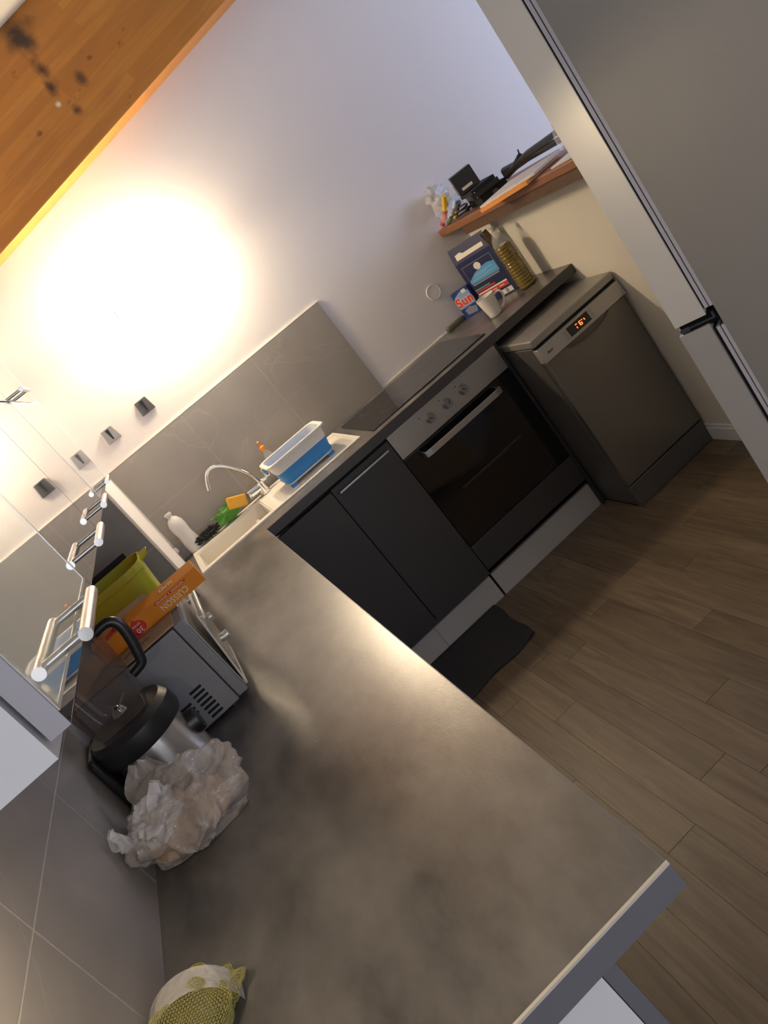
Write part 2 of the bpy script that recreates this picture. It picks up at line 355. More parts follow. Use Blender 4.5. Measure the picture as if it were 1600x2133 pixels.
# ------------------------------------------------------------------ wall lamp
lp = thing('wall_lamp', 'bright twin-bulb wall lamp glowing on the white wall under the beam', 'lamp', (.935, 0, 1.9))
B().box(.78, 1.09, -.025, 0, 1.885, 1.925).build('wall_plate', white_pl, lp, bevel=.004)
for x in (.82, 1.05):
    st_ = B().cyl((x, -.025, 1.905), (x, -.075, 1.905), .012).build('bulb_holder', white_pl, lp, smooth=True)
    bmb = B(); bmb.lathe([(.004, -.036), (.022, -.03), (.034, -.012), (.036, .0), (.034, .012), (.022, .03), (.004, .036)], (x, -.108, 1.905), n=20)
    bmb.build('bulb', bulb_m, lp, smooth=True, auto=80)
pgl = thing('under_cabinet_light', 'small warm strip light fixed under the free-end wall cabinet', 'lamp', (.125, -2.89, 1.43))
bx(.10, .15, -2.992, -2.79, 1.4335, 1.4428).build('housing', white_pl, pgl, bevel=.002)
B().cyl((.125, -2.985, 1.424), (.125, -2.80, 1.424), .0095, n=14).build('tube', mat('warm_diffuser', (1, .82, .58), .5, emit=95), pgl, smooth=True)
# ------------------------------------------------------------------ worktop
wt = thing('worktop', 'L-shaped concrete-look laminate worktop with dark and grey edges', 'worktop', (0, 0, H-.04))
sx0, sx1, sy0, sy1 = .36, .715, -.455, -.125          # hole for the sink bowl
b_ = B().box(.0, WA-.002, -YE+.002, -D+.002, H-.04, H)            # arm
b_.box(.0, WA-.002, -D, -.72, H-.04, H) if False else None
b_.box(.298, sx0, -D+.002, 0, H-.04, H).box(sx0, sx1, -D+.002, sy0, H-.04, H).box(sx0, sx1, sy1, 0, H-.04, H).box(sx1, XR, -D+.002, 0, H-.04, H)
b_.build('top_board', worktop_m, wt)
bx(WA-.002, XR, -D, -D+.002, H-.04, H-.001).build('front_edge_band', edge_dark, wt)
bx(WA-.002, WA, -YE+.002, -D, H-.04, H-.001).build('front_edge_band', edge_grey, wt)
bx(0, WA, -YE, -YE+.002, H-.04, H-.003).build('end_edge_band', edge_grey, wt)
bx(0, WA, -YE-.001, -YE+.003, H-.003, H+.0008).build('edge_highlight', edge_pale, wt)  # highlight on the rounded end edge, painted as a thin pale strip
# ------------------------------------------------------------------ base cabinets on the back wall
FY = -.603
def vbar(b, x, y, z0, z1): b.box(x-.004, x+.004, y-.004, y+.004, z0, z1)
cs = thing('base_cabinet', 'anthracite sink base cabinet with one door and a slim bar handle', 'cabinet', (.93, -.3, 0))
B().box(.645, .661, FY+.02, -.02, .13, .87).box(1.212, 1.228, FY+.02, -.02, .13, .87).box(.661, 1.212, FY+.02, -.02, .13, .146).box(.661, 1.212, -.036, -.02, .146, .87).box(.93, .946, FY+.02, -.5, .146, .87).build('carcass', white_lam, cs)
bx(.645, .9225, FY, FY+.019, .135, .862).build('corner_panel', anth, cs, bevel=.0012)
dr = bx(.9255, 1.2285, FY, FY+.019, .135, .868).build('door', anth, cs, bevel=.0025)
B().box(.947, 1.204, FY-.028, FY-.020, .836, .844).box(.965, .971, FY-.02, FY, .837, .843).box(1.18, 1.186, FY-.02, FY, .837, .843).build('handle', alu, dr, bevel=.001)
B().box(.645, 1.23, FY+.012, FY+.03, .868, .884).build('gap_rail', dark_gap, cs)
B().box(.62, .896, -.58, -.562, 0, .118).build('plinth', plinth_m, cs); B().box(.8975, 1.2225, -.58, -.562, 0, .118).build('plinth', plinth_m, cs)
ov = thing('built_in_oven', 'built-in oven with steel control panel, three knobs and black glass door', 'oven', (1.53, -.3, 0))
B().box(1.232, 1.826, FY+.02, -.03, .29, .875).build('body', dark_gap, ov)
cp = bx(1.231, 1.826, FY-.003, FY+.02, .764, .879).build('control_panel', steel, ov, bevel=.002)
for kx in (1.428, 1.52, 1.61):
    k = B().cyl((kx, FY-.003, .822), (kx, FY-.008, .822), .023, .022, 24).cyl((kx, FY-.008, .822), (kx, FY-.028, .822), .0185, .017, 24).build('knob', mat('knob_metal', (.34, .33, .31), .3, .85), cp, smooth=True)
    B().box(kx-.0018, kx+.0018, FY-.0292, FY-.028, .822-.002, .838, Matrix.Rotation(R(random.choice([35, -50, 20])), 3, 'Y'), (kx, FY-.029, .822)).build('knob_mark', black, cp)
    B().cyl((kx-.02+.02*(kx < 1.5)*-1, FY-.003, .851), (kx-.02+.02*(kx < 1.5)*-1, FY-.0036, .851), .0026, n=10).build('dial_dot', black, cp)
od = B().box(1.231, 1.826, FY-.001, FY+.02, .288, .761).build('door', black_gloss, ov, bevel=.002)
bx(1.315, 1.745, FY-.0016, FY-.001, .36, .67).build('door_window', mat('oven_window', (.012, .009, .006), .08), od)
B().box(1.36, 1.70, FY-.0019, FY-.0016, .505, .507).box(1.36, 1.62, FY-.0019, FY-.0016, .499, .5003).build('rack_line', mat('rack_line', (.10, .095, .085), .4), od)
hp = [(1.306, FY-.002, .727), (1.306, FY-.03, .727), (1.312, FY-.042, .727), (1.34, FY-.047, .727), (1.52, FY-.05, .727), (1.70, FY-.047, .727), (1.727, FY-.042, .727), (1.733, FY-.03, .727), (1.733, FY-.002, .727)]
hb = B()
hb.rings([[(x, y+.002, z-.013), (x, y-.003, z-.013), (x, y-.003, z+.013), (x, y+.002, z+.013)] if 2 <= i <= 6 else [(x-.004, y, z-.013), (x+.004, y, z-.013), (x+.004, y, z+.013), (x-.004, y, z+.013)] for i, (x, y, z) in enumerate(hp)][2:7])
hb.box(1.309, 1.316, FY-.042, FY-.001, .714, .740).box(1.723, 1.730, FY-.042, FY-.001, .714, .740)
hb.build('handle', steel, od, bevel=.001)
bx(1.231, 1.826, FY, FY+.019, .153, .284).build('lower_panel', anth, ov, bevel=.0015)
bx(1.2335, 1.827, -.58, -.562, 0, .118).build('plinth', plinth_m, ov)
# back part of the plinth zone and the cabinet to the right of the oven, hidden by the dishwasher: only its side panel
tag(bx(1.828, 1.842, -.60, -.02, 0, .883).build('side_panel', anth), 'thin anthracite panel between the built-in oven and the dishwasher', 'panel')
# ------------------------------------------------------------------ base cabinets under the arm (doors face the room)
def arm_cab(y0, y1, label):
    t = thing('base_cabinet', label, 'cabinet', (.25, (y0+y1)/2, 0), group=None)
    bx(.012, .511, y0, y1, .11, H-.041).build('carcass', white_lam, t)
    d = bx(.512, .532, y0+.0015, y1-.0015, .12, H-.05).build('door', edge_grey, t, bevel=.001)
    B().cyl((.558, y0+.1, .84), (.558, y1-.1, .84), .005).cyl((.532, y0+.14, .84), (.558, y0+.14, .84), .004).cyl((.532, y1-.14, .84), (.558, y1-.14, .84), .004).build('handle', alu, d, smooth=True)
    bx(.47, .485, y0, y1, 0, .108).build('plinth', plinth_m, t)
ys = [-2.965, -2.39, -1.815, -1.24, -.73]
for a, c, l in zip(ys, ys[1:], ['white base cabinet with grey front at the free end of the worktop', 'grey-fronted base cabinet below the plastic food bag', 'grey-fronted base cabinet below the toaster oven', 'grey-fronted base cabinet in the corner below the lime tub']):
    arm_cab(a, c, l)
# ------------------------------------------------------------------ wall cabinets on the left wall
def handle(parent, y0, y1, z, x=.346):
    xb = x+.027
    h = B().cyl((xb, y0, z), (xb, y1, z), .0068, n=18)
    h.cyl((x, y0+.012, z), (xb, y0+.012, z), .0042, n=12).cyl((x, y1-.012, z), (xb, y1-.012, z), .0042, n=12)
    return h.build('handle', alu, parent, smooth=True)
def wall_cab(y0, y1, z0, z1, kind, label, hy, end=False):
    t = thing('wall_cabinet', label, 'cabinet', (.16, (y0+y1)/2, z0-.014))
    bx(.0, .3205, y0, y1, z0-.014 if z0 < 1.6 else z0, z1-.001).build('carcass', white_lam, t)
    if kind == 'plain':
        d = bx(.326, .346, y0+.002, y1-.002, z0, z1-.003).build('door', anth_gloss, t, bevel=.0008)
    else:
        d = bx(.326, .345, y0+.0035, y1-.0035, z0, z1-.003).build('door', anth_gloss if kind == 'glassframe' else anth_gloss, t, bevel=.0008)
        bx(.345, .3462, y0+.0105, y1-.0105, z0+.0168, z1-.010).build('glass_pane', frost, d)
        B().box(.345, .3467, y0+.0035, y1-.0035, z0+.0135, z0+.0168).box(.345, .3467, y1-.0105, y1-.0035, z0+.0168, z1-.010).box(.345, .3467, y0+.0035, y0+.0105, z0+.0168, z1-.010).box(.345, .3467, y0+.0035, y1-.0035, z1-.010, z1-.003).build('pane_bead', mat('pale_frame', (.80, .79, .74), .3, .5), d)
    bx(.326, .3455, y0+.0001, y0+.0013, z0, z1-.003).build('door_edge', alu_soft, d)
    handle(d, hy-.095, hy+.085, z0+.022)
    bx(.3205, .326, y0+.02, y1-.02, z0+.02, z1-.02).build('hinge_block', grey_pl, t)
UZ = 1.457; UM = 1.782; UT = 2.12
wall_cab(-3.0, -2.5, UZ, UM, 'glass', 'wall cabinet with frosted glass door at the free end above the bag', -2.775)
wall_cab(-2.5, -2.0, UZ, UM, 'plain', 'gloss grey wall cabinet above the blender and toaster oven', -2.25)
wall_cab(-2.0, -1.5, UZ, UM, 'plain', 'gloss grey wall cabinet above the orange baking paper box', -1.76)
wall_cab(-1.5, -.755, UZ, UM, 'glass', 'wall cabinet with frosted glass door beside the white corner shaft', -1.22)
wall_cab(-3.0, -2.5, UM, UT, 'plain', 'upper row wall cabinet above the free-end frosted glass door', -2.75)
wall_cab(-2.5, -1.5, UM, UT, 'plain', 'wide upper row wall cabinet above the two gloss grey doors', -2.0)
wall_cab(-1.5, -.755, UM, UT, 'plain', 'upper row wall cabinet nearest the white corner shaft', -1.2)
# ------------------------------------------------------------------ sink
sk = thing('sink', 'white inset sink with one bowl and a flat draining board', 'sink', (.76, -.28, H))
RX0, RX1, RY0, RY1 = .345, 1.178, -.495, -.05
zt = H+.007
b_ = B().box(RX0, sx0, RY0, RY1, H+.0002, zt).box(sx0, sx1, RY0, sy0, H+.0002, zt).box(sx0, sx1, sy1, RY1, H+.0002, zt)
b_.build('rim', white_res, sk)
b_ = B().box(sx1, RX1, RY0, RY1, H+.0002, H+.004)
b_.box(sx1, RX1, RY0, RY0+.016, H+.004, zt).box(sx1, RX1, RY1-.05, RY1, H+.004, zt).box(RX1-.016, RX1, RY0+.016, RY1-.05, H+.004, zt).box(sx1, sx1+.012, RY0+.016, RY1-.05, H+.004, zt)
b_.build('draining_board', white_res, sk, bevel=.0012, seg=1)
dep = .15
b_ = B().box(sx0, sx0+.006, sy0, sy1, H-dep, H+.0002).box(sx1-.006, sx1, sy0, sy1, H-dep, H+.0002).box(sx0+.006, sx1-.006, sy0, sy0+.006, H-dep, H+.0002).box(sx0+.006, sx1-.006, sy1-.006, sy1, H-dep, H+.0002).box(sx0+.006, sx1-.006, sy0+.006, sy1-.006, H-dep, H-dep+.006)
b_.build('bowl', white_res, sk)
B().cyl((.54, -.29, H-dep+.006), (.54, -.29, H-dep+.010), .035).build('drain', chrome, sk, smooth=True)
# tap
tp = thing('mixer_tap', 'chrome mixer tap with a curved swivel spout and lever', 'tap', (.765, -.092, zt))
B().lathe([(.027, 0), (.027, .006), (.023, .010), (.022, .050), (.023, .056), (.015, .060)], (.765, -.092, zt), 24).build('base', chrome, tp, smooth=True)
B().cyl((.765, -.092, zt+.035), (.70, -.112, zt+.043), .019, .021, 24).cyl((.70, -.112, zt+.043), (.692, -.1145, zt+.044), .021, .017, 24).build('cartridge_body', chrome, tp, smooth=True)
sp = []
P4 = [Vector((.765, -.092, zt+.055)), Vector((.795, -.10, 1.13)), Vector((.615, -.10, 1.235)), Vector((.592, -.10, 1.105))]
pts = [(.772, .985), (.764, 1.03), (.745, 1.075), (.718, 1.118), (.690, 1.15), (.662, 1.168), (.637, 1.170), (.618, 1.160), (.603, 1.142), (.594, 1.125)]
def smooth_path(p, k=4):
    out = []
    for i in range(len(p)-1):
        a = p[max(i-1, 0)]; b1 = p[i]; c = p[i+1]; d = p[min(i+2, len(p)-1)]
        for j in range(k):
            t = j/k; out.append(.5*((2*b1)+(c-a)*t+(2*a-5*b1+4*c-d)*t*t+(3*b1-a-3*c+d)*t**3))
    return out+[p[-1]]
sp = smooth_path([Vector((x, -.098, z)) for x, z in pts])
B().tube(sp, .0085, 14).build('spout', chrome, tp, smooth=True)
B().cyl((.597, -.098, 1.132), (.583, -.098, 1.102), .0105, n=18).build('aerator', chrome, tp, smooth=True)
B().box(.808, .832, -.102, -.082, zt+.05, zt+.095).box(.77, .81, -.10, -.084, zt+.045, zt+.06).build('lever', chrome, tp, bevel=.004)
# white bottle
bt = thing('plastic_bottle', 'empty white plastic bottle without cap behind the sink corner', 'bottle', (.372, -.045, zt))
prof = [(.033, 0), (.037, .006), (.037, .05), (.033, .09), (.037, .13), (.035, .15), (.025, .172), (.013, .182), (.0125, .192), (.017, .194), (.0175, .204), (.014, .205)]
B().lathe(prof, (.378, -.045, zt+.0005), 26, sy=.9).build('bottle_body', mat('milky_plastic', (.62, .61, .60), .35, sub=.1), bt, smooth=True, auto=50)
# cloth, sponge, scourer
def crumple(name, mt, c, rad, seed, label, cat, amp=.35, sub=4, freq=7, flat=0):
    b = B().blob((c[0], c[1], c[2]), rad, seed, amp, sub, freq)
    zmin = min(v.co.z for v in b.bm.verts)
    for v in b.bm.verts: v.co.z += flat-zmin
    o = b.build(name, mt, smooth=True, auto=60, at=(c[0], c[1], flat)); return tag(o, label, cat)
sc = crumple('scourer', scour_m, (.452, -.075, H), (.055, .02, .018), 4, 'dark wiry scouring pad behind the sink bowl', 'scourer', .5, 4, 22, zt)
cl = thing('dishcloth', 'crumpled bright green dishcloth behind the sink under the sponge', 'cloth', (.575, -.092, zt))
b = B().blob((.575, -.090, zt+.034), (.055, .026, .034), 9, .30, 4, 8)
zm = min(v.co.z for v in b.bm.verts)
for v in b.bm.verts: v.co.z += zt+.0005-zm
b.build('folded_cloth', green_c, cl, smooth=True, auto=70)
b = B(); rows = []
for i in range(9):
    t = i/8; rows.append([Vector((.575-.075*t, -.10+.035*(s_/6-.5)*(1-.65*t)+.008*math.sin(5*t+s_), zt+.03+.07*t-.03*t*t+.02*(1-t)*math.sin(s_*1.1))) for s_ in range(7)])
b.rings(rows, cap=False, closed=False)
o = b.build('cloth_corner', green_c, cl, smooth=True, auto=90); md = o.modifiers.new('t', 'SOLIDIFY'); md.thickness = .003
spg = B().box(-.043, .043, -.018, .018, -.026, .026, Matrix.Rotation(R(24), 3, 'Y')).build('sponge', yellow_s, bevel=.005, seg=2)
spg.location = (.640, -.135, .992); spg.rotation_euler = (R(-10), 0, R(-8)); tag(spg, 'yellow kitchen sponge resting on the green cloth by the tap', 'sponge')
# washing-up liquid
sb = thing('soap_bottle', 'clear washing-up liquid bottle with an orange cap behind the basin', 'bottle', (.885, -.055, zt))
B().lathe([(.026, 0), (.030, .004), (.030, .06), (.025, .10), (.012, .135), (.009, .142)], (.885, -.045, zt+.0005), 24, sy=.6).build('bottle_body', clear, sb, smooth=True, auto=50)
B().lathe([(.008, .142), (.0135, .144), (.0135, .160), (.007, .165), (.005, .183), (.007, .186), (.003, .190)], (.885, -.045, zt), 18).build('cap', orange_pl, sb, smooth=True, auto=40)
# collapsible basin
bs = thing('collapsible_basin', 'white and blue collapsible washing-up basin on the draining board', 'basin', (.96, -.30, H))
c0 = (.957, -.315, 0)
hx, hy = .145, .105
ang = R(0)
zb = H+.0045
b_ = B().rrect([(hx*.80, hy*.78, .03, zb+.012), (hx*.84, hy*.82, .03, zb+.020)], c0).build('foot_frame', white_pl, bs, bevel=.002)
for sx_, sy_ in ((-1, -1), (1, -1), (1, 1), (-1, 1)):
    B().box(c0[0]+sx_*.10-.016, c0[0]+sx_*.10+.016, c0[1]+sy_*.07-.008, c0[1]+sy_*.07+.008, zb, zb+.0125).build('foot', blue_s, bs, bevel=.002)
def shell(levels, inner, c, name, mt, par):
    b = B()
    def ring(hx, hy, r, z, k=5):
        out = []
        for cx, cy, a0 in ((hx-r, hy-r, 0), (-hx+r, hy-r, 90), (-hx+r, -hy+r, 180), (hx-r, -hy+r, 270)):
            for i in range(k+1):
                a = R(a0+90*i/k); out.append((c[0]+cx+r*math.cos(a), c[1]+cy+r*math.sin(a), c[2]+z))
        return out
    b.rings([ring(*l) for l in levels+inner], cap=False)
    return b.build(name, mt, par, smooth=True, auto=40)
shell([(hx*.83, hy*.80, .03, zb+.020), (hx*.86, hy*.84, .03, zb+.030), (hx*.84, hy*.82, .03, zb+.040), (hx*.88, hy*.86, .032, zb+.062), (hx*.91, hy*.90, .032, zb+.080)],
      [(hx*.88, hy*.87, .03, zb+.080), (hx*.80, hy*.78, .03, zb+.022)], c0, 'blue_fold', blue_s, bs)
B().rrect([(hx*.80, hy*.78, .028, zb+.020), (hx*.80, hy*.78, .028, zb+.024)], c0).build('basin_floor', blue_s, bs)
shell([(hx*.91, hy*.90, .032, zb+.080), (hx*.95, hy*.94, .034, zb+.122), (hx*1.05, hy*1.06, .04, zb+.124), (hx*1.06, hy*1.07, .04, zb+.131), (hx*1.04, hy*1.05, .04, zb+.134)],
      [(hx*.93, hy*.92, .034, zb+.133), (hx*.88, hy*.87, .03, zb+.080)], c0, 'rim', white_pl, bs)
# ------------------------------------------------------------------ hob
hb_ = thing('ceramic_hob', 'black glass ceramic hob set in the worktop above the oven', 'hob', (1.53, -.32, H))
bx(1.218, 1.842, -.565, -.078, H+.0002, H+.006).build('glass_plate', hob_m, hb_, bevel=.0015)
def ring_mesh(c, r, w, z0, z1, n=40):
    b = B(); b.rings([[(c[0]+q*math.cos(2*math.pi*i/n), c[1]+q*math.sin(2*math.pi*i/n), z) for i in range(n)] for q, z in ((r-w, z0), (r-w, z1), (r, z1), (r, z0))], cap=False); return b
for cx, cy, r in ((1.40, -.42, .072), (1.66, -.42, .09), (1.39, -.20, .09), (1.66, -.20, .072)):
    ring_mesh((cx, cy), r, .003, H+.006, H+.0063).build('cooking_zone_ring', hob_ring, hb_)
# grey lighter / handset lying by the wall
lg = thing('gas_lighter', 'grey-green kitchen lighter with a pale tip lying against the wall', 'lighter', (1.98, -.035, H))
B().rrect([(.052, .013, .010, .0005), (.056, .015, .012, .006), (.056, .015, .012, .020), (.050, .012, .010, .026)], (1.975, -.036, H)).build('grip', mat('olive_plastic', (.11, .115, .085), .45), lg, smooth=True)
B().rrect([(.010, .009, .005, .004), (.012, .010, .006, .020), (.007, .007, .004, .022)], (2.040, -.036, H)).build('tip', white_pl, lg, smooth=True)
# mug
mg = thing('mug', 'white tapered mug standing in front of the cleaning product boxes', 'mug', (1.995, -.425, H))
mc = (1.995, -.425, H+.0005)
B().lathe([(.026, 0), (.029, .002), (.030, .01), (.043, .094), (.043, .096), (.041, .096), (.0405, .094), (.027, .008), (.004, .006)], mc, 32).build('cup', ceramic, mg, smooth=True, auto=50)
hd = smooth_path([Vector((mc[0]+x*.8+.004, mc[1]-x*.6, mc[2]+z)) for x, z in ((.038, .080), (.058, .084), (.068, .07), (.064, .045), (.05, .024), (.032, .016))])
B().tube(hd, .0048, 10).build('handle', ceramic, mg, smooth=True)
# oil bottle
ob = thing('oil_bottle', 'ribbed clear bottle half full of golden cooking oil beside the boxes', 'bottle', (2.205, -.405, H))
oc = (2.205, -.405, H+.0005)
pr = [(.030, 0), (.038, .004)]
for i in range(56):
    z = .008+i*.00365; pr.append((.0392+.0015*math.sin(i*math.pi/2)-(.003*math.exp(-((z-.135)/.012)**2)), z))
B().lathe(pr+[(.037, .214), (.001, .2145)], oc, 30).build('oil_filled_body', oil_m, ob, smooth=True, auto=70)
B().lathe([(.038, .2145), (.037, .224), (.030, .245), (.018, .264), (.0125, .272), (.0125, .281)], oc, 30, cap=False).build('clear_shoulder', clear, ob, smooth=True, auto=70)
B().lathe([(.0135, .279), (.0145, .28), (.0145, .294), (.013, .296)], oc, 22).build('cap', mat('cap_cream', (.6, .56, .45), .4), ob, smooth=True)
# cleaning product boxes
def card_box(name, label, A, Bp, depth, h, m_front, m_side):
    A = Vector((A[0], A[1], H+.0006)); Bp = Vector((Bp[0], Bp[1], H+.0006)); u = (Bp-A).normalized(); w = (Bp-A).length
    nrm = Vector((u.y, -u.x, 0))          # outward
    if nrm.y > 0: nrm = -nrm
    t = thing(name, label, 'box', A)
    Z = Vector((0, 0, 1)); q = -nrm*depth
    B().hexa([A, Bp, Bp+q, A+q, A+Z*h, Bp+Z*h, Bp+q+Z*h, A+q+Z*h]).build('carton', m_front, t)
    return t, A, Bp, u, nrm, w, Z
t, A, Bp, u, nrm, w, Z = card_box('detergent_box', 'tall navy dishwasher product carton with opened flaps and blue print', (2.10, -.118), (2.205, -.305), .066, .232, navy, navy)
def pr_(poly, mt, name='print', face='f', t_=.0006):
    if face == 'f': B().plate(poly, u*w, Z, A, t_, nrm).build(name, mt, t)
    else: B().plate(poly, -nrm*.066, Z, Bp, t_, u).build(name, mt, t)
pr_([(.10, .118), (.90, .118), (.90, .208), (.10, .208)], grey_pr)
pr_([(.11, .120), (.89, .120), (.89, .206), (.11, .206)], navy, t_=.0009)
pr_([(.11, .120), (.89, .120), (.89, .168), (.72, .176), (.52, .172), (.32, .160), (.11, .136)], sky_pr, t_=.0011)
pr_([(.48+.09*math.cos(i*math.pi/8), .184+.017*math.sin(i*math.pi/8)) for i in range(16)], white_pr, t_=.0013)
for k_, (xa, xb, za) in enumerate(((.30, .80, .150), (.24, .62, .141), (.5, .86, .133), (.18, .55, .128))): pr_([(xa, za), (xb, za+.004), (xb, za+.007), (xa, za+.003)], mat('pale_sky_print', (.32, .55, .72), .4), t_=.0013)
for xa in (.26, .46, .66): pr_([(xa, .048), (xa+.13, .048), (xa+.13, .052), (xa, .052)], white_pr, t_=.0009)
pr_([(.12, .108), (.86, .108), (.86, .116), (.12, .116)], grey_pr)
pr_([(.10, .040), (.90, .040), (.90, .060), (.10, .060)], red_pr)
pr_([(.10, .060), (.90, .060), (.90, .067), (.10, .067)], white_pr)
pr_([(.10+.07*math.cos(i*math.pi/8), .047+.014*math.sin(i*math.pi/8)) for i in range(16)], grey_pr, t_=.0009)
pr_([(.08, .072), (.62, .072), (.62, .080), (.08, .080)], red_pr); pr_([(.08, .083), (.5, .083), (.5, .089), (.08, .089)], mat('teal_print', (.10, .35, .33), .4))
pr_([(.60, .006), (.92, .006), (.92, .030), (.60, .030)], white_pr)
pr_([(.74+.07*i/6, .008) for i in range(7)][::6]+[(.81, .028), (.74, .028)], grey_pr, t_=.0009)
pr_([(0, 0), (1, 0), (1, .232), (0, .232)], teal_pr, 'side_panel', 's', .0006)
pr_([(.35, .085), (.95, .085), (.95, .13), (.35, .13)], ochre_pr, 'print', 's', .0009)
pr_([(.25, .04), (.9, .04), (.9, .08), (.25, .08)], grey_pr, 'print', 's', .0009)
pr_([(.42, .05), (.7, .05), (.7, .07), (.42, .07)], navy, 'print', 's', .0012)
pr_([(.1, .0), (.95, .0), (.95, .036), (.1, .036)], navy, 'print', 's', .0009)
# open flaps: the front one stands up, the side one shows brown card
fl = -nrm*.012
B().hexa([A+Z*.232, Bp+Z*.232, Bp+Z*.232-nrm*.001, A+Z*.232-nrm*.001, A+Z*.305+fl, Bp+Z*.305+fl, Bp+Z*.305+fl-nrm*.001, A+Z*.305+fl-nrm*.001]).build('front_flap', navy, t)
tilt = (Z*.073+fl).normalized()
B().plate([(.12, .246-.232), (.88, .246-.232), (.88, .266-.232), (.34, .266-.232), (.26, .276-.232), (.12, .272-.232)], u*w, tilt, A+Z*.232, .0007, nrm).build('flap_print', white_pr, t)
q = -nrm*.066
B().hexa([Bp+Z*.232, Bp+q+Z*.232, Bp+q+Z*.232-u*.001, Bp+Z*.232-u*.001, Bp+Z*.292-u*.012, Bp+q+Z*.292-u*.012, Bp+q+Z*.292-u*.013, Bp+Z*.292-u*.013]).build('side_flap', kraft, t)
t, A, Bp, u, nrm, w, Z = card_box('tablet_box', 'small blue box with red lettering leaning beside the navy carton', (2.022, -.064), (2.085, -.130), .035, .135, navy2, navy2)
pr_([(.03, .05), (.97, .05), (.97, .118), (.50, .128), (.1, .112)], mat('pale_blue_print', (.28, .40, .62), .4))
text('lettering', 'Sun', .060, white_pr, A+u*w*.5+Z*.080+nrm*.0010, u, Z, t, .0004, bold=.0042)
text('lettering', 'Sun', .060, mat('bright_red_print', (.80, .06, .04), .4), A+u*w*.5+Z*.080+nrm*.0018, u, Z, t, .0006, bold=.0018)
pr_([(.25, .012), (.8, .006), (.9, .034), (.5, .046), (.2, .038)], grey_pr); pr_([(.6, .115), (.85, .115), (.85, .131), (.6, .131)], white_pr, t_=.0012)
# ------------------------------------------------------------------ wall fittings
pt = thing('blank_cover_plate', 'round white blank cover plate on the white wall above the hob', 'wall plate', (1.989, 0, 1.115))
B().cyl((1.989, 0, 1.115), (1.989, -.004, 1.115), .037, .035, 36).build('disc', paint, pt, smooth=True)
ring_b = B(); ring_b.tube([(1.989+.035*math.cos(2*math.pi*i/36), -.004, 1.115+.035*math.sin(2*math.pi*i/36)) for i in range(37)], .0012, 6); ring_b.build('rim_line', white_pl, pt, smooth=True)
for i, (x, z, m1, lab) in enumerate([(.616, 1.548, dark_grey_pl, 'dark grey square push-in towel holder on the white wall'), (.427, 1.544, mat('silver_plate', (.42, .40, .37), .35, .6), 'pale silver square towel holder with a dark slot on the wall')]):
    hk = thing('towel_holder', lab, 'towel holder', (x, 0, z))
    B().hexa([(x-.034, -.010, z-.034), (x+.034, -.010, z-.034), (x+.034, 0, z-.034), (x-.034, 0, z-.034), (x-.028, -.016, z+.030), (x+.028, -.016, z+.030), (x+.028, 0, z+.030), (x-.028, 0, z+.030)]).build('plate', m1, hk, bevel=.003)
    B().hexa([(x-.003, -.0135, z-.024), (x+.003, -.0135, z-.024), (x+.003, -.010, z-.024), (x-.003, -.010, z-.024), (x-.008, -.0175, z+.024), (x+.008, -.0175, z+.024), (x+.008, -.014, z+.024), (x-.008, -.014, z+.024)]).build('slot', black, hk)
pc = thing('pull_cord', 'thin pale pull cord with a white toggle hanging on the corner shaft', 'cord', (.304, -.03, .985))
B().tube([(.302, -.05, 1.40), (.304, -.05, 1.2), (.303, -.05, 1.0)], .0011, 6).build('cord', white_pl, pc, smooth=True)
B().lathe([(.002, .018), (.006, .014), (.0085, .004), (.0085, -.006), (.004, -.011)], (.303, -.05, .985), 16).build('toggle', white_pl, pc, smooth=True)
# ------------------------------------------------------------------ dishwasher
dw = thing('dishwasher', 'slim silver freestanding dishwasher with red lit display', 'dishwasher', (2.073, -.56, 0))
dx0, dx1, dy = 1.850, 2.297, -.850
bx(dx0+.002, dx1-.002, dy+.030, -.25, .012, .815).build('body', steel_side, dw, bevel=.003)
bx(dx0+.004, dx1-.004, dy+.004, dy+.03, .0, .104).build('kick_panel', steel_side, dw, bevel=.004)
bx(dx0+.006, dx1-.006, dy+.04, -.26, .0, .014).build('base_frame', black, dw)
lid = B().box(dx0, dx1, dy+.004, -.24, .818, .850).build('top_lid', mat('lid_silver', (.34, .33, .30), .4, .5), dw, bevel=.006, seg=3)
bx(dx0+.004, dx1-.004, dy+.012, dy+.03, .806, .819).build('lid_gap', dark_gap, dw)
ddo = bx(dx0+.006, dx1-.006, dy+.002, dy+.03, .110, .742).build('door_panel', mat('dishwasher_steel', (.20, .19, .17), .38, .7), dw, bevel=.005)
cpl = B().hexa([(dx0+.001, dy-.014, .744), (dx1-.001, dy-.014, .744), (dx1-.001, dy+.03, .744), (dx0+.001, dy+.03, .744), (dx0+.001, dy-.004, .807), (dx1-.001, dy-.004, .807), (dx1-.001, dy+.03, .807), (dx0+.001, dy+.03, .807)]).build('control_panel', mat('panel_silver', (.42, .405, .37), .4, .5), dw, bevel=.003)
pu = Vector((1, 0, 0)); pv = Vector((0, .010, .063)).normalized(); pn = pu.cross(pv); po = Vector((dx0, dy-.014, .744))
def onp(poly, t_=.0006): return B().plate(poly, pu, pv, po, t_, pn)
onp([(.150, .014), (.262, .014), (.262, .054), (.150, .054)], .001).build('display', black_gloss, cpl)
for r_ in range(3):
    for xx in (.128, .266): onp([(xx, .012+.014*r_), (xx+.017, .012+.014*r_), (xx+.017, .023+.014*r_), (xx, .023+.014*r_)], .0004).build('button', mat('button_silver', (.34, .33, .30), .4, .4), cpl)
